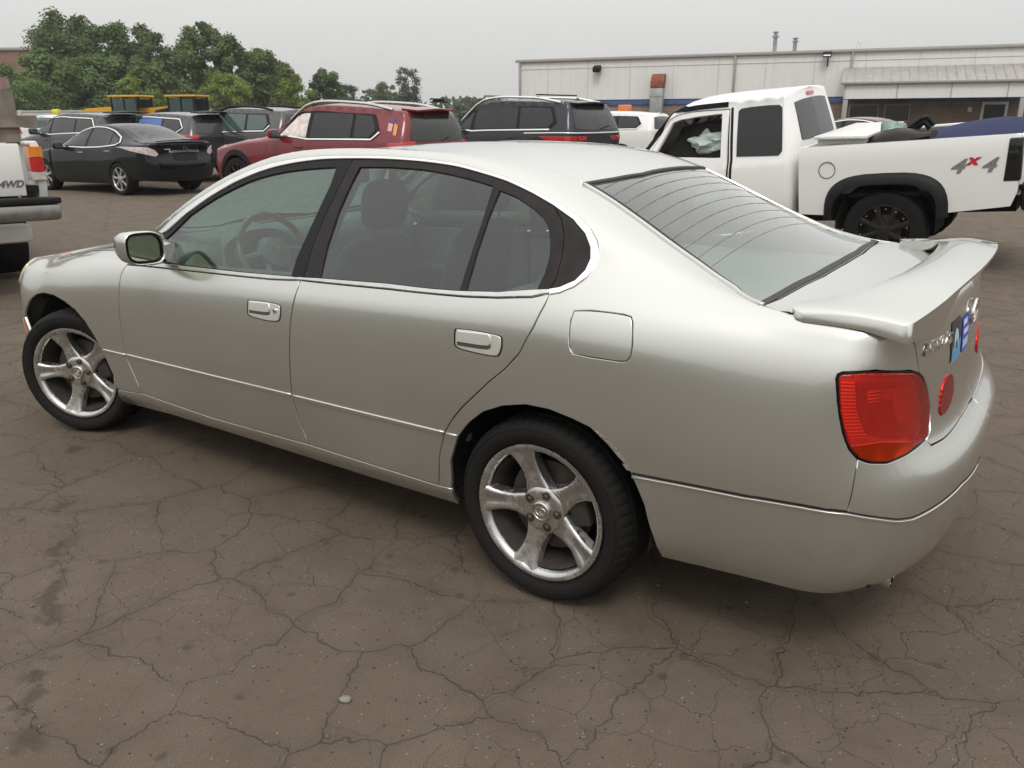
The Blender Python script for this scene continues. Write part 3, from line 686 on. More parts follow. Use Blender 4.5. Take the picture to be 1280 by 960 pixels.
lid = P_('trunk_lid', 'trunk_lid', S_, sym=True, gap=G, step=.025)
bump = P_('rear_bumper', 'rear_bumper', S_, sym=True, gap=.0015, step=.025)
P_('windshield', 'windshield', MT['glass'], sym=True, off=-.004, depth=.004, step=.05)
rw = P_('rear_window', 'rear_window', MT['glass_back'], sym=True, off=-.004, gap=.006, depth=.004, step=.04)
# windows and their black frames
ff = both('window_frame', 'front_frame', MT['black_trim'], fdoors, holes=[OUT['front_window']], off=-.002, gap=.001, step=.02)
rf = both('window_frame', 'rear_frame', MT['satin_trim'], rdoors, holes=[OUT['rear_door_window'], OUT['quarter_window']], off=-.002, gap=.001, step=.02)
both('window', 'front_window', MT['glass'], fdoors, off=-.008, depth=.002, gap=-.003)
both('window', 'rear_door_window', MT['glass'], rdoors, off=-.008, depth=.002, gap=-.003)
both('quarter_window', 'quarter_window', MT['glass'], rdoors, off=-.008, depth=.002, gap=-.003)
both('window_surround', 'quarter_trim', MT['satin_trim'], off=-.002, gap=.001, step=.02)
both('window_chrome', 'chrome_arch', MT['chrome'], off=.004, step=.015, depth=.012, edge=.0022, drop=.0022)
both('belt_chrome', 'belt_strip_front', MT['chrome_dull'], fdoors, off=.005, gap=.0008, step=.015, depth=.012, edge=.0025, drop=.003)
both('belt_chrome', 'belt_strip_rear', MT['chrome_dull'], rdoors, off=.005, gap=.0008, step=.015, depth=.012, edge=.0025, drop=.003)
for key, par in (('molding_fender', fenders), ('molding_front', fdoors), ('molding_rear', rdoors), ('molding_quarter', bside)):
    both('side_molding', key, MT['chrome_dull'] if 0 else S_, par, off=.007, step=.02, depth=.010, edge=.0025, drop=.0025)
# fine groove and bright line along the bumper seam
def band(name, path, width, mat, parent, **k):
    return panel(name, SH, strip_uv([tuple(q) for q in resample([np.array(p) for p in path], 1.2, False)], SH, width), mat, parent, **k)
mb = OUT['molding_bumper']
band('bumper_groove', mb, .0042, MT['gap'], bump, off=.0015, depth=.004, edge=.0008, step=.02)
band('bumper_strip', [(u, v-.55) for u, v in mb], .007, S_, bump, off=.004, depth=.008, edge=.0015, step=.02)
# rubber seals round the rear glass, and the thin bright strip beside it
bl = OUT['rear_window'][:6]
band('window_seal', [(u, v+.35) for u, v in bl], .016, MT['black_trim'], rw, off=.002, depth=.012, step=.02)
band('window_molding', [(u, v-.30) for u, v in bl], .011, S_, rw, off=.006, depth=.012, step=.02)
topr = [tuple(q) for q in OUT['rear_window'][5:8]]; topr.append((topr[-1][0], 96))
P = topr; 
panel('window_seal', SH, strip_uv([tuple(q) for q in resample([np.array(p) for p in P], 1.0, False)], SH, .014), simple('dusty_seal', (.038, .033, .029), .7), rw, off=.003, step=.02, sym=False)
panel('window_seal', SH, strip_uv([tuple(q) for q in resample([np.array(p) for p in P], 1.0, False)], SH, .014), bpy.data.materials['dusty_seal'], rw, off=.003, step=.02, side=1)
bb = [tuple(q) for q in OUT['rear_window'][10:]]+[tuple(OUT['rear_window'][0])]
fritp = [(u-.7, v) for u, v in bb]
for sd in (-1, 1):
    panel('window_seal', SH, strip_uv([tuple(q) for q in resample([np.array(p) for p in fritp], 1.0, False)], SH, .021), bpy.data.materials['dusty_seal'], rw, off=-.001, step=.02, side=sd)
# dark liners behind the seams (what one sees through a shut line)
def liner(poly, off=-.0038, sym=False, step=.04):
    for sd in ((-1,) if sym else (-1, 1)):
        panel('inner_body', SH, poly, MT['gap'], hero, off=off, depth=.002, step=step, side=sd, sym=sym)
liner([(hrow(-2.34), 5), (hrow(-.40), 5), (hrow(-.40), 38), (hrow(-.05), 44), (hrow(.02), 55), (hrow(-2.40), 55), (hrow(-2.52), 40), (hrow(-2.36), 26)])
liner([(hrow(.46), 6), (225, 6), (225, 94), (hrow(.72), 94), (hrow(.60), 80), (hrow(.3), 66), (hrow(.02), 55), (hrow(.02), 42), (hrow(.30), 38), (hrow(.42), 26)], off=-.030, step=.05)
# scraped paint behind the rear arch
for k in range(len(OUT['scuffs'])//4):
    panel('scuff', SH, OUT['scuffs'][4*k:4*k+4], MT['scuff'], bside[0], off=.0012, depth=.0008, step=.008, edge=.0005, drop=.0004, smooth=1)
for i in (0, 1):
    gp = [tuple(p) for p in OUT['trunk_lid'][3:14]]
    panel('seam_liner', SH, strip_uv([tuple(q) for q in resample([np.array(p) for p in gp], .8, False)], SH, .018), MT['gap'], lid, side=(-1, 1)[i], off=-.003, depth=.002, edge=.0004, drop=.0003, step=.02)
# handles
for key, gk, doors in (('handle_front', 'grip_front', fdoors), ('handle_rear', 'grip_rear', rdoors)):
    for i in (0, 1):
        hc = np.mean(np.array(OUT[key]), 0)
        panel('handle_seal', SH, [tuple(hc+(np.array(p)-hc)*1.07) for p in OUT[key]], MT['gap'], doors[i], side=(-1, 1)[i], off=.0009, depth=.002, step=.01, edge=.0005, drop=.0004, smooth=2)
        hb = panel('handle', SH, OUT[key], MT['handle'], doors[i], side=(-1, 1)[i], off=.0035, depth=.008, step=.008, edge=.003, drop=.003, smooth=2)
        us = [p[0] for p in OUT[gk]]; vs_ = [p[1] for p in OUT[gk]]
        cav = [(u, v-.75) for u, v in OUT[gk]]
        panel('handle_cavity_shade', SH, cav, MT['grip_shade'], doors[i], side=(-1, 1)[i], off=.0042, depth=.002, step=.01, smooth=1)  # dark patch painting the shade of the hollow under the grip
        panel('handle_grip', SH, OUT[gk], MT['handle'], doors[i], side=(-1, 1)[i], off=.0085, depth=.006, step=.008, edge=.003, drop=.003, smooth=1)
lk = SH.at(*(np.mean(OUT['handle_front'][2:6], 0)-np.array([.75, 0]))); 
k_ = MB(); k_.lathe([(.009, 0), (.009, -.009), (.007, -.0105), (.0, -.0095)], 20, c=(lk[0], lk[1], lk[2])); k_.build('key_lock', MT['chrome_dull'], fdoors[0])
# tail lamps
for i in (0, 1):
    sd = (-1, 1)[i]
    tl = panel('tail_lamp', SH, OUT['tail_lamp'], MT['gap'], hero, side=sd, off=-.026, depth=.004, step=.02)
    q = OUT['tail_lamp']; cen = np.mean(np.array(q), 0)
    panel('lamp_seal', SH, q, MT['black_trim'], tl, side=sd, off=-.001, step=.01, gap=.0005, smooth=3, keep=80, holes=[[(p[0]/UM, p[1]/VM) for p in smooth_poly([(cen+(np.array(p)-cen)*.95)*np.array([UM, VM]) for p in q], 3, 80)]])
    panel('reflector', SH, q, MT['lamp_floor'], tl, side=sd, off=-.022, gap=.008, depth=.003, step=.02)
    panel('reflector', SH, OUT['tl_side'], MT['refl_red'], tl, side=sd, off=-.010, depth=.010, step=.014)
    panel('reflector', SH, OUT['tl_inner'], MT['refl_dark'], tl, side=sd, off=-.017, depth=.004, step=.014, smooth=1)
    panel('reflector', SH, OUT['tl_round'], MT['refl_red'], tl, side=sd, off=-.011, depth=.008, step=.012, smooth=2, bulge=.004)
    panel('reflector', SH, OUT['tl_square'], MT['refl_bright'], tl, side=sd, off=-.0135, depth=.006, step=.014)
    panel('turn_signal', SH, OUT['tl_amber'], MT['amber'], tl, side=sd, off=.0035, depth=.006, step=.014, gap=.001)
    panel('reverse_lamp', SH, OUT['tl_white'], MT['refl_bright'], tl, side=sd, off=-.008, depth=.008, step=.012)
    panel('lens', SH, q, MT['lens_red'], tl, side=sd, off=.0015, gap=.005, depth=.004, edge=.004, drop=.003, step=.01, smooth=3, keep=80)
    panel('reflector', SH, OUT['reflector'], MT['red_plastic'], lid, side=sd, off=.004, depth=.006, step=.01, smooth=2)
# spoiler: a raised blade whose ends sweep forward on to the boot edges
def spoiler():
    # y, front x, front z, rear x, rear z, underside height
    st = [(.000, .905, 1.112, 1.080, 1.124), (.12, .905, 1.112, 1.079, 1.124), (.24, .898, 1.111, 1.075, 1.122), (.36, .885, 1.108, 1.066, 1.117), (.46, .862, 1.102, 1.056, 1.110), (.53, .832, 1.093, 1.047, 1.102), (.58, .795, 1.083, 1.039, 1.094), (.63, .752, 1.072, 1.029, 1.086), (.68, .708, 1.068, 1.016, 1.076), (.715, .700, 1.066, 1.007, 1.070), (.742, .705, 1.063, .998, 1.064), (.757, .720, 1.058, .990, 1.060), (.762, .740, 1.052, .984, 1.055)]
    full = [(-y, *r) for y, *r in st[::-1]]+[(y, *r) for y, *r in st[1:]]
    rings = []
    for y, xf, zf, xr, zr in full:
        c = xr-xf
        leg = min(1, max(0, (abs(y)-.47)/.13)); leg = leg*leg*(3-2*leg)
        th = .026
        top, bot = [], []
        for t in (0, .04, .12, .25, .42, .6, .78, .92, 1.0):
            x = xf+c*t; z = zf+(zr-zf)*t+.010*math.sin(math.pi*min(1, t*1.05))*(1-.4*leg)+.004*math.sin(math.pi*t)
            k = math.sin(math.pi*min(.5, t*2.2))*.5+.5 if t < .5 else 1-.65*max(0, (t-.5)/.5)
            if t == 0: k = .15
            zb = z-th*k
            yy = abs(y)
            dz = 1.043-.05*max(0, yy-.66)
            zb = zb*(1-leg)+min(zb, dz-.004-.022*max(0, t-.55)/.45)*leg
            top.append((x, y, z)); bot.append((x, y, zb))
        rings.append(top+bot[::-1])
    b = MB(); b.loft(rings); return b.build('spoiler', S_, hero, angle=60)
spoiler()
# mirrors
for sd in (-1, 1):
    b = MB(); rings = []
    for x, sy, sz, dy in [(-2.02, .026, .025, 0), (-2.01, .056, .046, 0), (-1.985, .077, .060, 0), (-1.95, .087, .068, 0), (-1.912, .090, .070, 0), (-1.888, .089, .0695, 0), (-1.884, .086, .066, 0), (-1.890, .079, .059, 0), (-1.905, .077, .057, 0)]:
        rings.append([(x+.10*(-(.955-.85)*0), sd*(.946+dy)+sy*math.copysign(abs(math.cos(a))**.62, math.cos(a)), 1.030+(sz)*math.copysign(abs(math.sin(a))**.62, math.sin(a))+.008*math.cos(a)*sd) for a in [2*math.pi*i/36 for i in range(36)]])
    b.loft(rings)
    mi = b.build('wing_mirror', S_, hero, angle=50)
    ring_ = [(sd*.946+.0765*math.copysign(abs(math.cos(a))**.6, math.cos(a)), 1.030+.0565*math.copysign(abs(math.sin(a))**.6, math.sin(a))+.008*math.cos(a)*sd) for a in [2*math.pi*i/36 for i in range(36)]]
    g = MB(); g.loft([[(-1.895, y, z) for y, z in ring_], [(-1.8945, y, z) for y, z in ring_]]); mg = g.build('mirror_glass', simple('mirror_glass', (.50, .52, .36), .03, metal=1, var=.03), mi)
    rim_ = MB(); rim_.tube([(-1.890, y*1.0, z) for y, z in ring_], .0045, 8, closed=True); rim_.build('mirror_rim', MT['black_trim'], mi)
    arm = MB(); arm.loft([[(-2.02, sd*.80, .965), (-1.90, sd*.80, .955), (-1.90, sd*.80, 1.035), (-2.02, sd*.78, 1.045)], [(-1.99, sd*.88, .985), (-1.91, sd*.88, .978), (-1.91, sd*.88, 1.025), (-1.99, sd*.88, 1.03)]]); arm.build('mirror_arm', S_, mi, angle=30)
# trunk writing, stickers and emblem
def place_on(o, u0, v0, u1, v1, size_dir=1, off=.003, side=-1):
    a = Vector(SH.at(u0, v0)); b = Vector(SH.at(u1, v1)); n = Vector(SH.at((u0+u1)/2, (v0+v1)/2, SH.N))
    x = (b-a).normalized(); y = n.cross(x).normalized(); z = x.cross(y)
    M = Matrix((x, y, z)).transposed().to_4x4(); M.translation = (a+b)/2+n*off
    o.matrix_local = M; return (b-a).length
LT = OUT['letters']
a0 = ((LT[0][0]+LT[1][0])/2, (LT[0][1]+LT[1][1])/2); a1 = ((LT[2][0]+LT[3][0])/2, (LT[2][1]+LT[3][1])/2)
Ln = (Vector(SH.at(*a1))-Vector(SH.at(*a0))).length
tx = text_mesh('badge', 'LEXUS', .044, .0014, MT['chrome'], lid, shear=.28, space=1.12, bold=.0014)
xs_ = [v.co.x for v in tx.data.vertices]; k0 = Ln*1.12/(max(xs_)-min(xs_))
for v in tx.data.vertices: v.co.x *= k0
place_on(tx, *a0, *a1, off=.004)
def sticker(key, base, marks):
    s = panel('sticker', SH, OUT[key], base, lid, off=.0025, depth=.001, step=.015, edge=.0003, drop=.0002)
    return s
def rp(pts): return [SH.uv((9, y, z), (-1, 0, 0)) for y, z in pts]
def decal(pts, mat, parent, off, **k): return panel('sticker_print', SH, rp(pts), mat, parent, off=off, depth=.0003, step=.012, edge=.0002, drop=.0001, **k)
sa = sticker('sticker_a', simple('dark_sticker', (.03, .035, .04), .4), 0)
decal([(-.345, .868), (-.346, .905), (-.32, .915), (-.29, .90), (-.262, .912), (-.226, .925), (-.228, .868)], simple('blue_print', (.10, .30, .52), .4), sa, .0032)
decal([(-.318, .895), (-.322, .935), (-.30, .962), (-.272, .955), (-.258, .925), (-.27, .90), (-.285, .93), (-.30, .925)], simple('pale_print', (.42, .60, .70), .4), sa, .0038, smooth=1)
sb = sticker('sticker_b', simple('blue_sticker', (.035, .07, .55), .4), 0)
wp = simple('white_print', (.62, .66, .75), .4)
decal([(-.180, .945), (-.180, .962), (-.12, .962), (-.12, .945)], wp, sb, .0034)
decal([(-.176, .915), (-.176, .932), (-.10, .932), (-.10, .915)], wp, sb, .0034)
for q in range(4): decal([(-.182+.022*q, .876), (-.182+.022*q, .902), (-.168+.022*q, .902), (-.168+.022*q, .876)], wp, sb, .0034)
# oval emblem in the middle of the lid
ec = Vector((SH.at(SH.nu-1, 63)))+Vector((.004, 0, 0)); ez = SH.at(SH.nu-1, 62)[2]
e = MB(); n = 40
ex = SH.at(SH.nu-1, 56); ez = .955
e.tube([(1.060, .055*math.cos(q), ez+.037*math.sin(q)) for q in [2*math.pi*i/n for i in range(n)]], .0048, 8, closed=True)
e.tube([(1.060, -.012, ez+.028), (1.060, .016, ez-.020), (1.060, -.034, ez-.020)], .0055, 8); e.build('emblem', MT['chrome'], lid)
# exhaust tips
for y in (-.50, -.40, .50, .40):
    b = MB(); b.lathe([(.030, .80), (.034, .97), (.036, 1.005), (.033, 1.008), (.030, .98), (.028, .85)], 24, axis='x', c=(0, y, .245)); b.build('exhaust_tip', MT['chrome'], hero)
# front corner: lamp, bumper, marker
panel('headlamp', SH, [(32, 41), (33, 47), (32.5, 53), (29, 57), (23, 57), (19, 50), (23, 42), (28, 39)], MT['yellow_lens'], hero, off=.005, step=.03)
panel('headlamp', SH, [(32, 41), (33, 47), (32.5, 53), (29, 57), (23, 57), (19, 50), (23, 42), (28, 39)], MT['yellow_lens'], hero, off=.005, step=.03, side=1)
fb = panel('front_bumper', SH, [(41, 5), (0, 3), (0, 48.5), (13, 48.8), (24, 46), (27, 43), (31, 36), (34, 30), (37, 22), (40, 10)], S_, hero, sym=True, gap=.002, step=.05)
nose = panel('nose_panel', SH, [(38, 96), (38, 90), (41, 84), (hrow(-3.05), 79.5), (41, 72), (34, 64), (28, 56), (27, 44), (24, 47), (13, 50), (0, 50), (0, 96)], S_, hero, sym=True, gap=.002, step=.05)
for sd in (-1, 1): panel('side_marker', SH, [(31.5, 19), (30.5, 25), (26.5, 25), (27, 19)], MT['orange_plastic'], fb, side=sd, off=.004, step=.02)
# wheels, wells, underbody
make_wheel('wheel', hero, (0, -.842, .318)); make_wheel('wheel', hero, (0, .842, .318), far=True)
make_wheel('wheel', hero, (-2.78, -.865, .318), steer=R(22.9)); make_wheel('wheel', hero, (-2.78, .865, .318), far=True, steer=R(22.9))
# wheel arch lips rolled inwards
for key, rr in (('arch', 1),):
    pass
for x0 in (0, -2.78):
    for sd in (-1, 1):
        wheel_well(hero, x0, .345, .385, sd*.845, sd*.42)
ub = MB(); ub.box((-1.39, 0, .33), (1.98, 1.60, .12)); ub.box((.68, 0, .40), (.60, 1.40, .20)); ub.box((-1.35, 0, .32), (4.3, .76, .12)); ub.box((-3.25, 0, .40), (.3, 1.2, .2)); ub.build('underbody', MT['under'], hero)
# cabin
c = MB(); c.box((-1.15, 0, .42), (2.3, 1.45, .05)); c.build('cabin_floor', MT['gap'], hero)
def seat(y, front=True):
    x = -1.33 if front else -.42; w_ = .26 if front else .62
    s = MB()
    s.loft([[(x-.33, y-w_, .60), (x-.33, y+w_, .60), (x-.33, y+w_, .52), (x-.33, y-w_, .52)], [(x-.28, y-w_, .67), (x-.28, y+w_, .67), (x-.28, y+w_, .48), (x-.28, y-w_, .48)], [(x+.15, y-w_, .62), (x+.15, y+w_, .62), (x+.15, y+w_, .45), (x+.15, y-w_, .45)]])
    st = s.build('seat', MT['seat'], hero, sub=2)
    b = MB(); rings = []
    tilt = .25 if front else .22
    for z, t, ww in [(.56, .10, .9), (.60, .16, 1.0), (.75, .17, 1.0), (.90, .14, .98), (1.0, .11, .90), (1.06, .07, .72), (1.075, .02, .6)]:
        xx = x+.10+(z-.55)*tilt; rings.append([(xx-t*.45, y-w_*ww*.8, z), (xx-t*.5, y-w_*ww*.35, z), (xx-t*.5, y+w_*ww*.35, z), (xx-t*.45, y+w_*ww*.8, z), (xx-t*.15, y+w_*ww, z), (xx+t*.45, y+w_*ww*.9, z), (xx+t*.5, y, z), (xx+t*.45, y-w_*ww*.9, z), (xx-t*.15, y-w_*ww, z)])
    b.loft(rings); b.build('backrest', MT['seat'], st, sub=1)
    hx = x+.11+.60*tilt
    for yy in ((y,) if front else (y-.36, y+.36)):
        h = MB(); rings = []
        for z, t, ww in [(1.105, .02, .06), (1.11, .04, .105), (1.15, .055, .128), (1.22, .055, .130), (1.275, .048, .118), (1.30, .03, .09), (1.305, .01, .05)]:
            zz = z-(0 if front else .075); xx = hx+(z-1.1)*.12
            rings.append([(xx+t*math.cos(a), yy+ww*math.copysign(abs(math.sin(a))**.7, math.sin(a)), zz) for a in [2*math.pi*i/16 for i in range(16)]])
        h.loft(rings); h.build('headrest', MT['seat'], st, sub=1)
        for q in (-.055, .055):
            p = MB(); p.tube([(hx-.01, yy+q, 1.0), (hx+.002, yy+q, 1.125-(0 if front else .07))], .006, 8)
            p.build('headrest_post', MT['chrome_dull'], st)
seat(-.38); seat(.38); seat(0, False)
d = MB(); prof = [(-2.28, 1.0), (-2.18, 1.02), (-2.05, 1.045), (-1.93, 1.025), (-1.88, .97), (-1.90, .80), (-1.95, .60), (-2.28, .60)]
d.prism(prof, -.74, .74, bev=.02); dash = d.build('dashboard', MT['dash'], hero)
hd = MB(); hd.loft([[(-2.02, -.38+.21*math.cos(a), .985+.085*math.sin(a)) for a in [math.pi*i/12 for i in range(13)]]+[(-2.02, -.59, .90), (-2.02, -.17, .90)], [(-1.87, -.38+.20*math.cos(a), .965+.085*math.sin(a)) for a in [math.pi*i/12 for i in range(13)]]+[(-1.87, -.58, .88), (-1.87, -.18, .88)]]); hd.build('instrument_hood', MT['dash'], dash, angle=30)
for y in (-.47, -.29):
    g = MB(); g.lathe([(.055, -1.868), (.058, -1.862), (.052, -1.860), (.0, -1.866)], 30, axis='x', c=(0, y, .95)); g.build('gauge', MT['cabin_light'], dash)
swc = Vector((-1.765, -.38, .945)); tl_ = R(24)
sw = MB()
def swp(a, r): return swc+Vector((-math.sin(tl_)*math.sin(a)*r*-1*-1, math.cos(a)*r, math.cos(tl_)*math.sin(a)*r))
sw.tube([swp(2*math.pi*i/48, .185) for i in range(48)], .0155, 10, closed=True)
steer_o = sw.build('steering_wheel', MT['wood'], hero)
sh_ = MB()
for a in (R(0), R(180), R(235), R(305)): sh_.tube([swp(a, .03)+Vector((-.03, 0, 0)), swp(a, .18)], [.022, .012], 8)
sh_.loft([[swp(a, .075)+Vector((-.03, 0, 0)) for a in [2*math.pi*i/20 for i in range(20)]], [swp(a, .07)+Vector((.02, 0, .008)) for a in [2*math.pi*i/20 for i in range(20)]], [swp(a, .04)+Vector((.032, 0, .012)) for a in [2*math.pi*i/20 for i in range(20)]]]); sh_.build('wheel_hub', MT['dash'], steer_o)
e = MB(); ec = swp(0, 0)+Vector((.045, 0, .018)); 
e.tube([ec+Vector((0, .024*math.cos(q), .018*math.sin(q))) for q in [2*math.pi*i/20 for i in range(20)]], .0025, 6, closed=True); e.tube([ec+Vector((0, .004, .013)), ec+Vector((0, .012, -.008)), ec+Vector((0, -.012, -.008))], .0028, 6); e.build('hub_emblem', MT['chrome_dull'], steer_o)
cn = MB(); cn.box((-1.35, 0, .60), (1.1, .22, .22), None, .03); cn.build('centre_console', MT['dash'], hero)
for sd in (-1, 1):
    for x0, x1, dr in ((-1.98, -1.12, fdoors), (-1.08, -.36, rdoors)):
        c = MB(); c.prism([(x0, .45), (x1, .45), (x1, .97), (x0, .93)], sd*.735, sd*.765, bev=.006); c.box(((x0+x1)/2, sd*.715, .72), ((x1-x0)*.75, .07, .05), None, .02); c.build('door_lining', MT['cabin'], dr[0 if sd < 0 else 1])
ps = MB(); ps.loft([[(-.28, -.68, .98), (-.28, .68, .98), (-.28, .68, .93), (-.28, -.68, .93)], [(.52, -.58, 1.0), (.52, .58, 1.0), (.52, .58, .93), (.52, -.58, .93)]]); ps.build('parcel_shelf', MT['cabin'], hero, smooth=False)
rl = panel('headliner', SH, OUT['roof'], MT['cabin_light'], hero, off=-.035, depth=.002, step=.09, sym=True)
im = MB(); im.box((-1.62, 0, 1.27), (.03, .22, .06), None, .012); im.build('rear_view_mirror', MT['black_trim'], hero)
pill = [(hrow(-1.13), 56), (hrow(-1.04), 56), (hrow(-.93), 74), (hrow(-.99), 74)]
for sd in (-1, 1): panel('inner_pillar', SH, pill, MT['cabin'], hero, off=-.03, depth=.02, step=.05, side=sd)
for sd in (-1, 1):
    panel('inner_pillar', SH, [(hrow(.0), 58), (hrow(.30), 62), (hrow(.5), 78), (hrow(.1), 79), (hrow(-.1), 74), (hrow(.06), 68)], MT['cabin'], hero, off=-.03, depth=.01, step=.06, side=sd)
# wiper-like heating lines of the rear glass
for i, f in enumerate((.30, .37, .44, .51, .58, .65, .72, .79, .86, .92)):
    a = np.array(OUT['rear_window'][0])*(1-f)+np.array(OUT['rear_window'][5])*f
    for sd in (-1, 1):
        panel('heating_line', SH, strip_uv([(a[0]+.3*j/8*0, a[1]+1+(96-a[1]-1)*j/8) for j in range(9)], SH, .0021), simple('heating_line', (.10, .095, .085), .6) if i == 0 and sd < 0 else bpy.data.materials['heating_line'], rw, off=-.0034, depth=.0004, step=.04, edge=.0002, drop=.0001, side=sd)
# ------------------------------------------------------------------ ground
def asphalt():
    M = Mat('cracked_asphalt'); o = M.obj()
    w1 = M.n('ShaderNodeTexNoise', {'Scale': 1.3, 'Detail': 5, 'Roughness': .6}); M.set(w1, 'Vector', o)
    w2 = M.n('ShaderNodeTexNoise', {'Scale': 9.0, 'Detail': 4, 'Roughness': .6}); M.set(w2, 'Vector', o)
    def warp(amt, amt2):
        a = M.n('ShaderNodeVectorMath', operation='SCALE'); M.set(a, 0, w1.outputs['Color']); a.inputs['Scale'].default_value = amt
        b = M.n('ShaderNodeVectorMath', operation='SCALE'); M.set(b, 0, w2.outputs['Color']); b.inputs['Scale'].default_value = amt2
        c = M.n('ShaderNodeVectorMath', operation='ADD'); M.set(c, 0, o); M.set(c, 1, a.outputs[0])
        d = M.n('ShaderNodeVectorMath', operation='ADD'); M.set(d, 0, c.outputs[0]); M.set(d, 1, b.outputs[0]); return d.outputs[0]
    def cracks(scale, amt, amt2, w0, wn):
        v = M.n('ShaderNodeTexVoronoi', feature='DISTANCE_TO_EDGE', voronoi_dimensions='2D'); M.set(v, 'Vector', warp(amt, amt2)); v.inputs['Scale'].default_value = scale
        wd = M.math('ADD', w0, M.math('MULTIPLY', M.ramp(M.noise(2.4, 4, .65), .35, .75), wn))
        r = M.n('ShaderNodeMapRange', {0: v.outputs['Distance'], 1: 0, 2: wd, 3: 1, 4: 0}); r.clamp = True
        return r.outputs[0]
    big = cracks(2.6, .36, .085, .001, .016)
    mask = M.ramp(M.noise(.9, 3, .6), .40, .56)
    small = M.math('MULTIPLY', cracks(5.4, .30, .09, .001, .018), mask)
    fine = M.math('MULTIPLY', cracks(8.5, .22, .10, .001, .020), M.ramp(M.noise(1.4, 3, .6), .50, .62))
    crack = M.math('MAXIMUM', big, M.math('MAXIMUM', M.math('MULTIPLY', small, .8), M.math('MULTIPLY', fine, .6)))
    grit = M.noise(210, 3, .7); mid = M.noise(26, 6, .65); large = M.noise(.55, 5, .6); patch = M.noise(3.1, 6, .65)
    base = M.mix(M.ramp(large, .3, .7), (.114, .084, .056), (.140, .106, .071))
    base = M.mix(M.ramp(M.noise(.22, 4, .6), .45, .62, 0, .5), base, (.165, .132, .100))
    base = M.mix(M.ramp(M.math('ADD', M.z()[1], M.math('MULTIPLY', large, 3.0)), 3.0, 9.0, 0, .75), base, (.178, .137, .098))  # far ground painted paler, standing in for its brightness at grazing angles
    base = M.mix(M.ramp(patch, .33, .66, 0, .95), base, (.098, .070, .045))
    base = M.mix(M.ramp(mid, .35, .75, 0, .55), base, (.150, .116, .079))
    base = M.mix(M.ramp(grit, .38, .68, .0, .85), base, (.060, .051, .045))
    # pale stones showing in the surface, and dark specks
    v = M.n('ShaderNodeTexVoronoi', voronoi_dimensions='2D'); M.set(v, 'Vector', o); v.inputs['Scale'].default_value = 75
    sel = M.n('ShaderNodeSeparateColor'); M.set(sel, 0, v.outputs['Color'])
    st = M.math('MULTIPLY', M.math('GREATER_THAN', sel.outputs[0], M.ramp(large, .35, .65, .992, .965)), M.math('LESS_THAN', v.outputs['Distance'], .24))
    base = M.mix(M.math('MULTIPLY', st, .55), base, (.24, .215, .185))
    dk = M.math('MULTIPLY', M.math('LESS_THAN', sel.outputs[1], .022), M.math('LESS_THAN', v.outputs['Distance'], .30))
    base = M.mix(M.math('MULTIPLY', dk, .8), base, (.022, .02, .018))
    v2 = M.n('ShaderNodeTexVoronoi', voronoi_dimensions='2D'); M.set(v2, 'Vector', o); v2.inputs['Scale'].default_value = 16
    s2 = M.n('ShaderNodeSeparateColor'); M.set(s2, 0, v2.outputs['Color'])
    oil = M.math('MULTIPLY', M.math('LESS_THAN', s2.outputs[1], .03), M.ramp(M.math('ADD', v2.outputs['Distance'], M.math('MULTIPLY', mid, .25)), .28, .48, 1, 0))
    base = M.mix(M.math('MULTIPLY', oil, .55), base, (.035, .028, .022))
    # wheel drip trail of dark oil spots at the left
    xyz = M.z()
    tr = M.math('ABSOLUTE', M.math('SUBTRACT', M.math('ADD', M.math('MULTIPLY', xyz[0], .6), xyz[1]), -2.607)); tr = M.ramp(M.math('ADD', tr, M.math('MULTIPLY', mid, .10)), .07, .12, 1, 0)
    tr = M.math('MULTIPLY', tr, M.ramp(M.noise(7.5, 3, .6), .51, .58)); tr = M.math('MULTIPLY', tr, M.math('LESS_THAN', xyz[0], -.4))
    base = M.mix(M.math('MULTIPLY', tr, .62), base, (.034, .026, .020))
    base = M.mix(M.math('MULTIPLY', M.math('MULTIPLY', crack, M.ramp(M.noise(1.7, 4, .7), .32, .66, .05, .9)), .52), base, (.036, .027, .019))
    halo = M.math('MULTIPLY', cracks(2.6, .36, .085, .10, .06), M.ramp(patch, .3, .6))
    base = M.mix(M.math('MULTIPLY', halo, .38), base, (.066, .050, .037))
    h = M.math('ADD', M.math('MULTIPLY', crack, -1.0), M.math('ADD', M.math('MULTIPLY', grit, .22), M.math('ADD', M.math('MULTIPLY', mid, .25), M.math('MULTIPLY', st, .25))))
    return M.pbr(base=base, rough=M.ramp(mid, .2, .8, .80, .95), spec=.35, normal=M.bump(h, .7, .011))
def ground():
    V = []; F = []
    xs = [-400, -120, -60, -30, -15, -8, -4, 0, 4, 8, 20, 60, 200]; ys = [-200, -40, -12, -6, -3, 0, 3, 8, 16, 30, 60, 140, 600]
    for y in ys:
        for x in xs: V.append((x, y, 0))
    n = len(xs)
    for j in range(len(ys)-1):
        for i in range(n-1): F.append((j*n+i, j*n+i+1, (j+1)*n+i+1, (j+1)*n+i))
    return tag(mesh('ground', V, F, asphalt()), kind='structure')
ground()

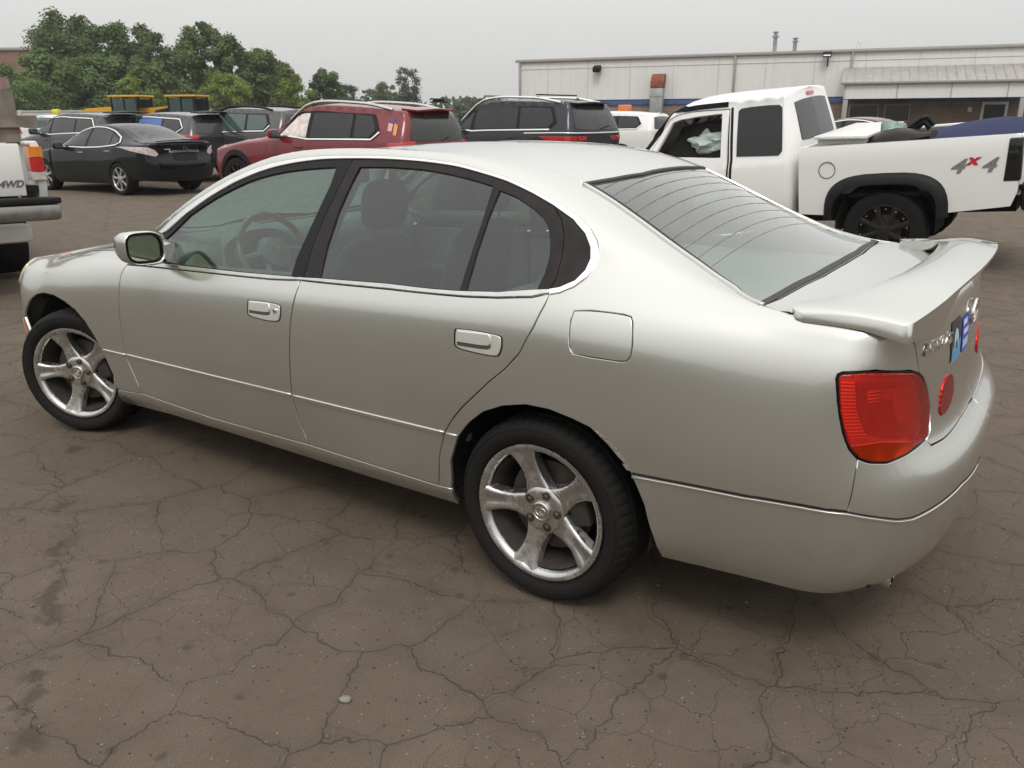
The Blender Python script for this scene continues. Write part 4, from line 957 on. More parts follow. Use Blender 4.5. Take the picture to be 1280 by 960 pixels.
def berm():  # made-up bank, there to darken the reflections in the car paint
    """dull bank added out of view, behind and beside the viewer"""
    V = []; F = []; n = 60
    prof = [(0, -.1), (3, .8), (7, 2.4), (11, 3.8), (16, 4.4), (40, 4.6)]
    for i in range(n+1):
        a = R(200+215*i/n) 
        for r, z in prof:
            q = 30+r+2*math.sin(i*.7)
            V.append((1.3+q*math.cos(a), -2.9+q*math.sin(a)*.8, z*(1+.15*math.sin(i*1.3))*min(1, i/6, (n-i)/6)))
    m = len(prof)
    for i in range(n):
        for j in range(m-1): F.append((i*m+j, i*m+j+1, (i+1)*m+j+1, (i+1)*m+j))
    return tag(mesh('added_berm', V, F, simple('added_berm_dark', (.085, .085, .06), .95, var=.4, scale=1.5), smooth=True), kind='structure')
berm()

def pebbles():
    g = simple('grey_stone', (.20, .19, .165), .8, var=.2)
    b = MB(); bmesh.ops.create_icosphere(b.bm, subdivisions=3, radius=1)
    for v in b.bm.verts: v.co = Vector((v.co.x*.018, v.co.y*.013, v.co.z*.008))*(1+.18*noise.noise(v.co*1.7)); v.co.z += .006
    o = b.build('pebble', g); o.location = (-.168, -1.588, 0); o.rotation_euler.z = .5
    tag(o, 'single flat pale pebble lying on the asphalt in front of the silver sedan', 'pebble')
    rnd = np.random.RandomState(3); b = MB()
    for i in range(900):
        y = -2.6+rnd.rand()**1.6*7; x = rnd.uniform(-5, 2.5); r_ = .0025+.006*rnd.rand()**3
        q = bmesh.ops.create_icosphere(b.bm, subdivisions=1, radius=r_)
        a = rnd.uniform(0, 6.3); M_ = Matrix.Translation((x, y, r_*.3)) @ Matrix.Rotation(a, 4, 'Z') @ Matrix.Diagonal((1.3, .9, .6, 1))
        bmesh.ops.transform(b.bm, matrix=M_, verts=q['verts'])
    o = b.build('gravel', simple('gravel_grit', (.13, .11, .09), .9, var=.5, scale=9), smooth=False)
    tag(o, 'loose grit scattered over the asphalt', 'gravel', kind='stuff')
pebbles()
# ------------------------------------------------------------------ other vehicles
MT['tint'] = simple('dark_tinted_glass', (.010, .011, .011), .06, var=.1, spec=.5)
MT['tint_teal'] = simple('teal_glass', (.045, .075, .070), .06, var=.15, spec=.6)
MT['tint_dusty'] = simple('dusty_tinted_glass', (.030, .031, .031), .16, var=.2, spec=.5)
MT['plastic'] = simple('black_plastic', (.008, .008, .008), .6, var=.2, spec=.25)
MT['red_lamp'] = simple('red_lamp', (.42, .015, .015), .15, coat=.6, var=.2)
MT['amber_lamp'] = simple('amber_lamp', (.70, .22, .02), .2, coat=.5)
MT['clear_lamp'] = simple('clear_lamp', (.50, .42, .40), .12, coat=.6, var=.3)
MT['wheel_silver'] = simple('wheel_silver', (.55, .55, .54), .3, metal=.9)
MT['wheel_black'] = simple('wheel_black', (.012, .012, .012), .35)

def lines_from(sp):
    """section lines of an ordinary car from a few lengthwise profiles"""
    xs = sp['xs']; f = lambda k, x: float(np.interp(x, *zip(*sp[k])))
    out = [[] for _ in range(11)]
    for x in xs:
        W, zb, be = f('W', x), f('zb', x), f('belt', x); rw, rz, cz = f('rw', x), f('rz', x), f('cz', x)
        bw = W*sp.get('beltk', .955)
        P = [(W*.93, zb), (W*.985, zb+.11), (W, zb+(be-zb)*.42), (W*.995, be-.22), (W*.978, be-.07), (bw, be),
             (bw+(rw-bw)*.42, be+(rz-be)*.5), (bw+(rw-bw)*.86, be+(rz-be)*.90), (rw, rz), (rw*.52, rz+(cz-rz)*.78), (0, cz)]
        for k, (w_, z_) in enumerate(P): out[k].append((x, w_, z_))
    return out
def ends(sp, key, zs):
    return [(float(np.interp(z, *zip(*[(b, a) for a, b in sp[key]]))), z) for z in zs]
class Car:
    def __init__(s, sp):
        s.sp = sp; L = lines_from(sp)
        s.sh = Shell(L, ends(sp, 'rear', sp['rz_end']), ends(sp, 'front', sp['fz_end']), sp['xr'], sp['xf'], nr=sp.get('nr', 4), nf=sp.get('nf', 3), bow=sp.get('bow', .03), rows=90, wrap=20, sig=2.2)
        s.sh.SUB = 8
    def side(s, pts): return [s.sh.uv((x, -6, z), (0, 1, 0), 6) for x, z in pts]
    def rearp(s, pts): return [s.sh.uv((9, -w, z), (-1, 0, 0), 9) for w, z in pts]
    def top(s, pts): return [s.sh.uv((x, -w, 6), (0, 0, -1), 6) for x, w in pts]
def arch_pts(x0, r, zc, n=10, a0=-25, a1=205):
    return [(x0+r*math.cos(R(a)), zc+r*math.sin(R(a))) for a in [a0+(a1-a0)*i/n for i in range(n+1)]]
def road_wheel(parent, loc, rt, rr, mat, far, spokes=10, width=.22, split=True, bolts=0):
    b = MB(); n = 56
    b.lathe([(rr-.01, 0), (rr, -.012), (rr+.006, -.010), (rr-.005, .01), (rr-.012, .08)], n)
    for k in range(spokes):
        a = 2*math.pi*k/spokes+.3; da = math.pi/spokes*(.5 if split else .62)
        ring = []
        for r, h, y in ((.05, .030, .0), (rr*.55, rr*da*.42, .002), (rr-.006, rr*da*.62, -.004)):
            ring.append([(r*math.cos(a)-t*math.sin(a), y+dy, r*math.sin(a)+t*math.cos(a)) for t, dy in ((-h, .03), (-h, 0), (0, -.008), (h, 0), (h, .03))])
        b.loft(ring)
    b.lathe([(.065, .03), (.062, -.006), (.03, -.012), (0, -.012)], 24)
    w_ = b.build('wheel', mat, parent, angle=40); w_.location = loc
    if far: w_.rotation_euler.z = math.pi
    t = MB(); t.lathe([(rr-.008, .02), (rr+.006, -.012), (rt*.86, -.030), (rt*.955, -.022), (rt, .012), (rt, width-.03), (rt*.95, width), (rr, width-.02)], n, mod=lambda k, j: -.006 if j in (4, 5) and k % 2 else 0)
    t.build('tyre', MT['rubber'], w_, angle=30)
    d = MB(); d.lathe([(rr-.012, .05), (rr-.02, .16), (0, .16)], 32); d.lathe([(rr*.62, .07), (rr*.62, .05), (0, .05)], 32); d.build('brake_disc', MT['rim_dark'], w_)
    for k in range(bolts):
        a = 2*math.pi*(k+.3)/bolts; c = MB(); c.lathe([(.009, 0), (.009, -.012), (0, -.012)], 8, c=((rr-.035)*math.cos(a), -.002, (rr-.035)*math.sin(a))); c.build('rim_bolt', MT['chrome_dull'], w_)
    return w_

def build_car(name, sp, body, place, label, cat='car', wheel=None, group=None):
    """sp: profiles, plus outlines of doors and windows in the side view (x, z)"""
    c = Car(sp); sh = c.sh; NU, NV = sh.nu-1, sh.nv-1
    root = empty(name, (place[0], place[1], place[4] if len(place) > 4 else 0), R(place[2]), label=label, cat=cat, group=group)
    if len(place) > 5: root.rotation_euler = (R(place[6]) if len(place) > 6 else 0, R(place[5]), R(place[2]))
    root.scale = (place[3],)*3
    ra = sp['arch']; wb = sp['wb']; zc = sp['rt']
    low = [sh.uv((x, -6, z), (0, 1, 0), 6) for x, z in arch_pts(-wb, ra, zc)[::-1]]
    low2 = [sh.uv((x, -6, z), (0, 1, 0), 6) for x, z in arch_pts(0, ra, zc)[::-1]]
    out = [(0, 1)]+[(u, 1) for u in np.linspace(4, low[0][0]-1, 5)]+low+[(u, 1) for u in np.linspace(low[-1][0]+1, low2[0][0]-1, 8)]+low2+[(u, 1) for u in np.linspace(low2[-1][0]+1, NU-4, 6)]+[(NU, 1), (NU, NV), (0, NV)]
    doors = [c.side(d) for d in sp['doors']]
    glassm = sp.get('glass', MT['tint'])
    bd = panel('body', sh, out, body, root, sym=True, step=.05, lat=.07, depth=.02, holes=doors)
    for d in doors:
        for sd in (-1, 1):
            dp = panel('door', sh, d, body, root, side=sd, gap=.003, step=.05, lat=.08)
            panel('door_seal', sh, d, MT['gap'], dp, off=-.02, depth=.002, step=.15, side=sd)
    # windows stand in black frames
    if 'dlo' in sp:
        dl = c.side(sp['dlo'])
        for sd in (-1, 1):
            fr = panel('window_frame', sh, dl, MT['black_trim'], root, side=sd, off=.010, step=.05, lat=.08, depth=.014, edge=.004)
            for q in sp['windows']:
                panel('window', sh, c.side(q[0] if isinstance(q, tuple) else q), q[1] if isinstance(q, tuple) else glassm, fr, side=sd, off=.0155, step=.05, lat=.08, depth=.006, edge=.003, smooth=1)
            if 'chrome' in sp:
                for path in sp['chrome']:
                    panel('chrome_trim', sh, strip_uv([tuple(p) for p in resample([np.array(p) for p in c.side(path)], 3, False)], sh, sp.get('chrome_w', .03)), MT['chrome'], fr, side=sd, off=.022, step=.05, depth=.012, edge=.004, drop=.004)
    for nm, key, mat, kw in sp.get('side_parts', []):
        for sd in (-1, 1): panel(nm, sh, c.side(key), mat, root, side=sd, **{**dict(off=.010, step=.04, lat=.07, depth=.014, edge=.004), **kw})
    for nm, key, mat, kw in sp.get('rear_parts', []):
        half = c.rearp(key)
        if kw.pop('sym', False):
            half = [(min(u, NU), v) if k[0] > 1e-3 else (NU, v) for (u, v), k in zip(half, key)]
            panel(nm, sh, half, mat, root, sym=True, **{**dict(off=.010, step=.04, lat=.07, depth=.014, edge=.004), **kw})
        else:
            for sd in (-1, 1): panel(nm, sh, half, mat, root, side=sd, **{**dict(off=.010, step=.04, lat=.07, depth=.014, edge=.004), **kw})
    for nm, key, mat, kw in sp.get('top_parts', []):
        half = c.top(key); half = [(u, v) if k[1] > 1e-3 else (u, NV) for (u, v), k in zip(half, key)]
        panel(nm, sh, half, mat, root, sym=True, **{**dict(off=.010, step=.05, lat=.08, depth=.014, edge=.004), **kw})
    # handles and mirrors
    for x, z in sp.get('handles', []):
        p = Vector(sh.at(*c.side([(x, z)])[0]))
        for sd in (-1, 1):
            h = MB(); h.box((p.x, p.y*-sd-0, p.z), (.20, .035, .03), None, .012); h.box((p.x, (abs(p.y)+.02)*sd, p.z), (.18, .03, .022), None, .010); h.build('door_handle', sp.get('handle_mat', body), root)
    if 'mirror' in sp:
        x, w_, z = sp['mirror']
        for sd in (-1, 1):
            m_ = MB(); m_.box((x, sd*(w_+.10), z), (.11, .22, .16), None, .045, 3); m_.box((x, sd*(w_-.03), z-.05), (.07, .14, .05), None, .012)
            mo = m_.build('wing_mirror', sp.get('mirror_mat', body), root)
            g = MB(); g.box((x+.056, sd*(w_+.10), z), (.004, .17, .115), None, .0018); g.build('mirror_glass', MT['tint_teal'], mo)
    if 'rails' in sp:
        x0, x1, w_, z = sp['rails']
        for sd in (-1, 1):
            r_ = MB(); n = 12
            pts = []
            for i in range(n+1):
                t = i/n; x = x0+(x1-x0)*t
                q = Vector(sh.at(*sh.uv((x, -w_, 6), (0, 0, -1), 6)))
                pts.append((x, sd*w_, q.z+.012+z*min(1, 5*t, 5*(1-t))))
            r_.tube(pts, .026, 8); r_.build('roof_rail', sp.get('rail_mat', MT['chrome_dull']), root)
    wm, ns, ex = wheel or (MT['wheel_silver'], 10, {})
    rr = sp.get('rr', .23)
    hw = float(np.interp(0, *zip(*sp['W'])))-.035
    for x in (0, -wb):
        for sd in (-1, 1): road_wheel(root, (x, sd*hw, sp['rt']), sp['rt'], rr, wm, sd > 0, ns, **ex)
    ub = MB(); ub.box((-wb/2, 0, .42), (wb+1.2, 1.2, .25)); 
    ub.build('underbody', MT['under'], root)
    for x in (0, -wb):
        for sd in (-1, 1):
            wheel_well(root, x, zc+.01, ra+.01, sd*hw, sd*(hw-.32))
    return root, c

DUST = (.30, .27, .23)
def pt(n, base, **k): return paint(n, base, **{**dict(dust=.25, coat=.9, coat_rough=.05, rough=.4, spec=.25), **k})
# ---- black sedan (built at its rear axle, tail towards +x)
BLK = dict(
 xs=[-3.3, -3.0, -2.7, -2.4, -2.1, -1.8, -1.5, -1.2, -.9, -.6, -.3, 0, .3, .6],
 W=[(-3.3, .86), (-2.7, .925), (-1.2, .90), (-.6, .90), (0, .935), (.35, .92), (.6, .90)],
 zb=[(-3.3, .20), (-2.5, .19), (-.4, .21), (.3, .28), (.6, .30)],
 belt=[(-3.3, .80), (-2.7, .90), (-2.0, .945), (-1.2, .965), (-.5, .985), (0, 1.03), (.35, 1.04), (.6, 1.02)],
 rw=[(-3.3, .66), (-2.3, .74), (-2.05, .76), (-1.75, .66), (-1.3, .585), (-.9, .57), (-.4, .57), (.05, .60), (.35, .66), (.6, .74)],
 rz=[(-3.3, .84), (-2.7, .93), (-2.3, .965), (-2.05, 1.0), (-1.75, 1.21), (-1.35, 1.375), (-1.0, 1.425), (-.6, 1.415), (-.3, 1.37), (.05, 1.245), (.35, 1.125), (.6, 1.075)],
 cz=[(-3.3, .88), (-2.7, .975), (-2.35, 1.0), (-2.15, 1.06), (-1.75, 1.27), (-1.35, 1.42), (-1.0, 1.462), (-.6, 1.458), (-.3, 1.43), (.05, 1.33), (.35, 1.19), (.6, 1.10)],
 xr=.6, xf=-3.3, rear=[(1.0, .28), (1.09, .45), (1.10, .62), (1.04, .75), (1.02, .9), (1.03, 1.04), (1.0, 1.09), (.99, 1.10)],
 front=[(-3.7, .2), (-3.78, .4), (-3.76, .6), (-3.6, .75), (-3.5, .8)],
 rz_end=[.28, .38, .60, .78, .93, 1.0, 1.04, 1.06, 1.075, 1.085, 1.09], fz_end=[.2, .3, .45, .58, .66, .70, .73, .75, .77, .78, .79],
 nr=[3, 3, 3, 3.5, 4, 4, 5, 5, 5, 5, 5], wb=2.776, arch=.37, rt=.335, rr=.235,
 doors=[[(-2.16, .93), (-2.25, .75), (-2.27, .5), (-2.18, .30), (-1.17, .30), (-1.15, .5), (-1.12, .95), (-1.5, .94)], [(-1.10, .95), (-1.13, .5), (-1.15, .30), (-.52, .30), (-.42, .52), (-.22, .72), (-.02, .90), (.05, 1.0), (-.4, .97)]],
 dlo=[(-2.06, .965), (-1.80, 1.135), (-1.45, 1.295), (-1.0, 1.375), (-.6, 1.36), (-.25, 1.28), (.02, 1.165), (.11, 1.07), (.02, 1.025), (-.5, .985), (-1.2, .965)],
 windows=[[(-1.98, .975), (-1.75, 1.135), (-1.42, 1.28), (-1.12, 1.345), (-1.15, .975)], [(-1.05, .975), (-1.02, 1.352), (-.6, 1.335), (-.30, 1.255), (-.22, .995)], [(-.18, 1.0), (-.26, 1.235), (.0, 1.12), (.05, 1.06), (.0, 1.03)]],
 chrome=[[(-2.06, .965), (-1.80, 1.135), (-1.45, 1.295), (-1.0, 1.378), (-.6, 1.362), (-.25, 1.282), (.02, 1.167), (.115, 1.07), (.02, 1.02), (-.5, .978), (-1.2, .957), (-2.0, .955)]], chrome_w=.028,
 handles=[(-1.32, .86), (-.30, .90)], handle_mat=MT['chrome_dull'], mirror=(-1.95, .90, 1.0),
 side_parts=[],
 rear_parts=[('tail_lamp', [(.925, .985), (.90, .93), (.80, .84), (.66, .80), (.60, .845), (.66, .93), (.78, .985)], MT['clear_lamp'], dict(off=.012)),
             ('plate_recess', [(.30, .85), (.27, .70), (0, .70), (0, .85)], MT['plastic'], dict(sym=True)),
             ('chrome_bar', [(.36, .900), (.36, .862), (0, .872), (0, .916)], MT['chrome'], dict(sym=True, off=.02)),
             ('trunk_lid', [(.60, 1.03), (.56, .86), (.40, .66), (0, .66), (0, 1.03)], None, dict(sym=True, off=.003, edge=.006, drop=.004))],
 top_parts=[('rear_window', [(-.22, 0), (-.22, .47), (.0, .50), (.30, .545), (.50, .58), (.56, .3), (.57, 0)], MT['tint_dusty'], dict(off=.003)),
            ('windshield', [(-2.12, 0), (-2.04, .64), (-1.75, .58), (-1.36, .50), (-1.38, 0)], MT['tint'], {})],
)
m_blk = pt('black_green_paint', (.004, .006, .0065), dust=.02, coat=.8, coat_rough=.02, spec=.03)
BLK['rear_parts'][3] = (*BLK['rear_parts'][3][:2], m_blk, BLK['rear_parts'][3][3])
bs, bc_ = build_car('parked_car', BLK, m_blk, (-15.61, 7.90, 2.6, 1.0), 'black sedan with chrome window trim and clear tail lights beside the red SUV', 'car', wheel=(MT['wheel_silver'], 7, dict(split=True)))
e = MB(); e.loft([[(.97, -.62, 1.085), (1.03, -.62, 1.09), (1.03, -.62, 1.105), (.97, -.62, 1.10)], [(.94, 0, 1.105), (1.06, 0, 1.115), (1.06, 0, 1.135), (.94, 0, 1.12)], [(.97, .62, 1.085), (1.03, .62, 1.09), (1.03, .62, 1.105), (.97, .62, 1.10)]]); e.build('boot_lip', MT['black_trim'], bs, smooth=False)
e = MB(); e.lathe([(.05, 1.055), (.05, 1.068), (.036, 1.068), (.036, 1.055)], 24, axis='x', c=(0, 0, .955), closed=True); e.box((1.06, 0, .955), (.012, .12, .02)); e.build('badge', MT['chrome'], bs)
e = MB(); e.box((1.062, -.43, .935), (.012, .14, .028), None, .005); e.build('badge', MT['chrome_dull'], bs)

# ---- ordinary estate/SUV profile, stretched to each vehicle
def suv(L_front=.92, wb=2.95, tail=1.12, W=.96, H=1.74, belt=1.10, hood=1.08, rt=.37, rake=.14, zb=.27, cowl=-2.2, wtop=.66, drop=.05, tinted=None, bx=None, dend=0):
    xf = -wb-.45; x_end = tail
    r0 = tail-.42
    sp = dict(
     xs=list(np.linspace(xf, r0, 15)),
     W=[(xf, W-.06), (-wb, W), (-wb*.5, W-.02), (0, W), (r0, W-.03)],
     zb=[(xf, zb), (0, zb+.02), (r0, zb+.08)],
     belt=[(xf, hood-.16), (-wb, hood-.05), (cowl, belt-.04), (-wb*.4, belt), (r0, belt+.03)],
     rw=[(xf, W*.70), (cowl, W*.80), (cowl+.15, W*.80), (cowl+.75, wtop), (0, wtop-.02), (r0, wtop-.05)],
     rz=[(xf, hood-.10), (-wb, hood), (cowl, belt+.03), (cowl+.14, belt+.08), (cowl+.75, H-.12), (cowl+1.05, H-.055), (-.8, H-.04), (0, H-.065), (r0, H-.06-drop)],
     cz=[(xf, hood-.05), (-wb, hood+.05), (cowl-.15, hood+.09), (cowl+.05, belt+.14), (cowl+.70, H-.07), (cowl+1.05, H-.005), (-.8, H), (0, H-.015), (r0, H-.015-drop)],
     xr=r0, xf=xf,
     rear=[(tail-.12, zb+.05), (tail, zb+.2), (tail+.02, .62), (tail-.02, .75), (tail-.02, belt), (tail-rake*.6, belt+.30), (tail-rake-.08, H-.06-drop), (tail-rake-.05, H)],
     front=[(xf-.38, zb), (xf-.45, .6), (xf-.40, hood-.15), (xf-.2, hood)],
     rz_end=[zb+.08, zb+.2, zb+(belt-zb)*.42, belt-.2, belt-.05, belt+.03, belt+(H-belt)*.45, H-.17-drop, H-.07-drop, H-.04-drop, H-.02-drop],
     fz_end=[zb, zb+.1, .5, .6, .68, .74, hood-.22, hood-.2, hood-.18, hood-.16, hood-.15],
     nr=[3.5, 3.5, 4, 5, 5, 5, 5, 5, 5, 5, 5], wb=wb, arch=rt+.055, rt=rt, rr=rt*.66, glass=tinted or MT['tint'])
    bx = -wb*.47 if bx is None else bx; td = tail-dend
    sp['doors'] = [[(cowl+.12, belt-.06), (cowl+.02, belt-.3), (cowl+.05, zb+.10), (bx-.03, zb+.10), (bx, belt-.03)], [(bx+.03, belt-.03), (bx, zb+.10), (-.60, zb+.10), (-.47, zb+.35), (-.22, rt+.50), (-.12, belt-.03)]]
    zt = H-.155
    sp['dlo'] = [(cowl+.22, belt+.03), (cowl+.70, H-.19), (cowl+.95, zt), (-.5, zt), (td-.65, zt-.02), (td-.46, belt+.18), (td-.60, belt+.06), (bx, belt+.02)]
    sp['windows'] = [[(cowl+.36, belt+.045), (cowl+.76, H-.215), (cowl+.97, zt-.03), (bx-.06, zt-.03), (bx-.05, belt+.045)], [(bx+.05, belt+.045), (bx+.04, zt-.03), (-.30 if bx < -1.2 else -.16, zt-.03), (-.22 if bx < -1.2 else -.10, belt+.06)], [(-.14 if bx < -1.2 else -.03, belt+.065), (-.22 if bx < -1.2 else -.09, zt-.03), (td-.70, zt-.05), (td-.55, belt+.20), (td-.64, belt+.085)]]
    sp['chrome'] = [[(cowl+.22, belt+.02), (bx, belt+.012), (td-.60, belt+.05), (td-.46, belt+.17)]]
    sp['handles'] = [(bx-.22, belt-.12), (-.36, belt-.11)]
    sp['mirror'] = (cowl+.38, W-.03, belt+.09)
    sp['rear_parts'] = [('rear_window', [(W*.74, belt+.06), (wtop*.86, H-.15-drop), (wtop*.4, H-.125-drop), (0, H-.12-drop), (0, belt+.04), (W*.4, belt+.04)], MT['tint_dusty'], dict(sym=True))]
    sp['top_parts'] = [('windshield', [(cowl-.02, 0), (cowl+.12, W*.70), (cowl+.70, wtop-.10), (cowl+.68, 0)], MT['tint'], {})]
    return sp
def spoiler_top(root, x, w, z, mat):
    x -= .06
    b = MB(); b.loft([[(x-.18, -w, z-.02), (x+.12, -w+.04, z-.045), (x+.12, -w+.04, z-.02), (x-.18, -w, z+.005)], [(x-.20, 0, z+.005), (x+.15, 0, z-.02), (x+.15, 0, z+.008), (x-.20, 0, z+.035)], [(x-.18, w, z-.02), (x+.12, w-.04, z-.045), (x+.12, w-.04, z-.02), (x-.18, w, z+.005)]]); return b.build('roof_spoiler', mat, root, angle=50)
def wiper(root, x, z, w=.30):
    b = MB(); b.tube([(x+.03, .02, z), (x+.02, .18, z+.05), (x-.03, w+.12, z+.06)], .011, 6); b.build('wiper', MT['plastic'], root)
# red SUV
m_red = pt('dark_red_paint', (.155, .010, .014), metal=.1, dust=.10, coat=.8)
RED = suv(wb=2.98, tail=1.12, W=.985, H=1.74, belt=1.12, hood=1.06, rt=.375, wtop=.69, bx=-1.10, dend=.17)
airbag = simple('deployed_airbag', (.62, .55, .53), .85, bump=.5, scale=9, var=.25)
RED['windows'][0] = (RED['windows'][0], airbag)
RED['rails'] = (-1.75, .62, .66, .05); RED['rail_mat'] = MT['chrome_dull']
RED['side_parts'] = [('arch_trim', arch_pts(-2.98, .50, .40, 12, 0, 180)+arch_pts(-2.98, .425, .375, 12, 0, 180)[::-1], MT['plastic'], dict(off=.012)), ('arch_trim', arch_pts(0, .50, .40, 12, 0, 180)+arch_pts(0, .425, .375, 12, 0, 180)[::-1], MT['plastic'], dict(off=.012)), ('tail_lamp', [(1.06, 1.17), (.72, 1.13), (.70, 1.02), (1.06, 1.0)], MT['red_lamp'], {})]
red, rc = build_car('parked_car', RED, m_red, (-8.95, 8.22, 1.8, 1.0, .03, 1.3), 'dark red SUV with silver roof rails and a pale airbag in its front window', 'car', wheel=(MT['wheel_black'], 10, {}))
spoiler_top(red, .97, .58, 1.665, m_red); wiper(red, 1.07, 1.16)
P_b = MB(); P_b.box((.78, .35, 1.80), (.16, .16, .07), None, .02); P_b.box((.9, .2, 1.775), (.35, .05, .02)); P_b.build('roof_bracket', MT['plastic'], red)
# sticker of red, white and blue on the rear pillar
for q, mt_ in (([(.66, 1.52), (.74, 1.50), (.73, 1.42), (.66, 1.44)], simple('navy_print', (.05, .05, .22), .5)), ([(.62, 1.44), (.72, 1.42), (.73, 1.30), (.64, 1.32)], simple('pink_print', (.62, .30, .32), .5)), ([(.74, 1.44), (.82, 1.40), (.84, 1.24), (.77, 1.26)], simple('orange_print', (.62, .25, .08), .5))):
    panel('sticker', rc.sh, rc.side(q), mt_, red, off=.006, depth=.002, step=.04)
# dark blue SUV
m_navy = pt('dark_slate_paint', (.020, .023, .030), metal=.3, dust=.10, coat=.6, spec=.15)
NAV = suv(wb=3.11, tail=1.22, W=1.01, H=1.90, belt=1.24, hood=1.18, rt=.41, wtop=.73, rake=.22, zb=.35, cowl=-2.25)
NAV['chrome'] = [NAV['chrome'][0][:3]]
NAV['rails'] = (-2.0, .72, .69, .06); NAV['rail_mat'] = MT['chrome']
NAV['rear_parts'] += [('tail_lamp', [(.98, 1.16), (.98, 1.08), (.74, 1.08), (.74, 1.16)], MT['red_lamp'], dict(off=.01)), ('tail_lamp', [(.70, 1.16), (.70, 1.08), (.45, 1.08), (.45, 1.16)], MT['red_lamp'], dict(off=.01)), ('chrome_trim', [(.98, 1.235), (.98, 1.212), (0, 1.212), (0, 1.235)], MT['chrome'], dict(sym=True, off=.01))]
nav, nc = build_car('parked_car', NAV, m_navy, (-8.29, 12.56, -5.4, 1.0), 'dark slate SUV with chrome roof rails and red tail lights, above the silver sedan', 'car')
spoiler_top(nav, .98, .62, 1.815, m_navy); wiper(nav, 1.19, 1.29)
cb_ = MB(); 
for x in (-1.3, .1): cb_.box((x, 0, 1.965), (.06, 1.36, .025), None, .01)
cb_.build('roof_bars', MT['plastic'], nav)
# grey SUV behind the red one, and the other cars further off
m_grey = pt('grey_paint', (.055, .053, .052), metal=.5, dust=.3)
GRY = suv(wb=2.75, tail=1.05, W=.93, H=1.70, belt=1.10, hood=1.05, rt=.35, wtop=.63)
GRY['glass'] = MT['tint_teal']; GRY['rails'] = (-1.4, .5, .60, .04); GRY['rail_mat'] = MT['plastic']; GRY['mirror_mat'] = MT['white_plastic']
build_car('parked_car', GRY, m_grey, (-16.05, 11.78, 1, 1.06, .02), 'dusty grey SUV with a pale wing mirror, mostly hidden behind the red SUV')
m_dark = pt('charcoal_paint', (.020, .020, .022), metal=.3, dust=.2)
CRS = suv(wb=2.75, tail=1.02, W=.92, H=1.62, belt=1.06, hood=1.0, rt=.35, wtop=.62, rake=.30, drop=.04)
CRS['chrome'] = [[(-1.98, 1.08), (-1.3, 1.07), (.36, 1.12), (.56, 1.24), (.34, 1.44), (-.5, 1.47), (-1.25, 1.47)]]
cx_, _ = build_car('parked_car', CRS, m_dark, (-20.61, 9.91, 2, 1.06, .02), 'dark charcoal crossover with chrome window line, half hidden behind the black sedan')
spoiler_top(cx_, .88, .56, 1.60, MT['plastic'])
m_slate = pt('slate_paint', (.035, .037, .042), metal=.4, dust=.2)
BLU = suv(wb=2.7, tail=1.02, W=.92, H=1.62, belt=1.05, hood=1.0, rt=.35, wtop=.62, rake=.28)
BLU['windows'][1] = (BLU['windows'][1], simple('blue_sheet', (.06, .13, .36), .5, bump=.4, scale=12))
BLU['chrome'] = [[(-1.98, 1.07), (-1.3, 1.06), (.36, 1.11), (.56, 1.23), (.34, 1.43), (-.5, 1.47), (-1.25, 1.47)]]
BLU['rear_parts'] += [('tail_lamp', [(.88, 1.08), (.88, .92), (.64, .92), (.64, 1.08)], MT['red_lamp'], {})]
bl_, _ = build_car('parked_car', BLU, m_slate, (-18.12, 10.78, 1, 1.05, .02), 'slate crossover with a blue sheet behind its side window, between black sedan and yellow loaders')
spoiler_top(bl_, .86, .56, 1.60, MT['plastic'])
m_white = pt('white_car_paint', (.70, .70, .68), dust=.2)
HAT = suv(wb=2.55, tail=.85, W=.86, H=1.52, belt=1.0, hood=.95, rt=.31, wtop=.58, rake=.2)
HAT['rear_parts'] = [('rear_window', [(.62, 1.06), (.50, 1.37), (.25, 1.39), (0, 1.395), (0, 1.04), (.35, 1.04)], MT['tint_teal'], dict(sym=True)), ('tail_lamp', [(.80, 1.30), (.78, .85), (.66, .85), (.68, 1.1), (.64, 1.30)], MT['red_lamp'], {})]
ht_, _ = build_car('parked_car', HAT, m_white, (-33.74, 15.0, -50, 1.1, .08), 'small white hatchback with green-tinted rear window, far off at the left by the pale wall')
m_ = MB(); m_.box((.45, .5, 1.60), (.25, .22, .16), None, .02); m_.build('roof_sign', simple('yellow_sign', (.72, .66, .05), .5), ht_)
WSV = suv(wb=2.75, tail=1.05, W=.93, H=1.70, belt=1.12, hood=1.05, rt=.35, wtop=.64)
wv_, _ = build_car('parked_car', WSV, m_white, (-10.58, 21.09, 0, 1.0), 'white SUV with dark windows seen between the slate SUV and the white pickup')
mb_ = MB(); mb_.box((-12.17, 23.9, .88), (.10, .10, 1.76)); 
m_ = MB(); m_.box((-12.05, 23.2, 1.70), (.38, .30, .40), None, .03); m_.box((-12.05, 23.2, .75), (.07, .07, 1.5)); 
tag(m_.build('marker_post', MT['orange_plastic']), 'orange marker box on a post showing above the white SUV roof', 'marker')
mb_.bm.free()
m_maroon = pt('maroon_paint', (.085, .012, .014), metal=.2, dust=.15)
MRN = {**BLK, 'handle_mat': m_maroon}
MRN['rear_parts'] = [q for q in BLK['rear_parts'] if q[0] != 'trunk_lid']
build_car('parked_car', MRN, m_maroon, (-3.22, 21.5, -5, 1.02), 'maroon sedan glimpsed over the white pickup bed, in front of the canopy')

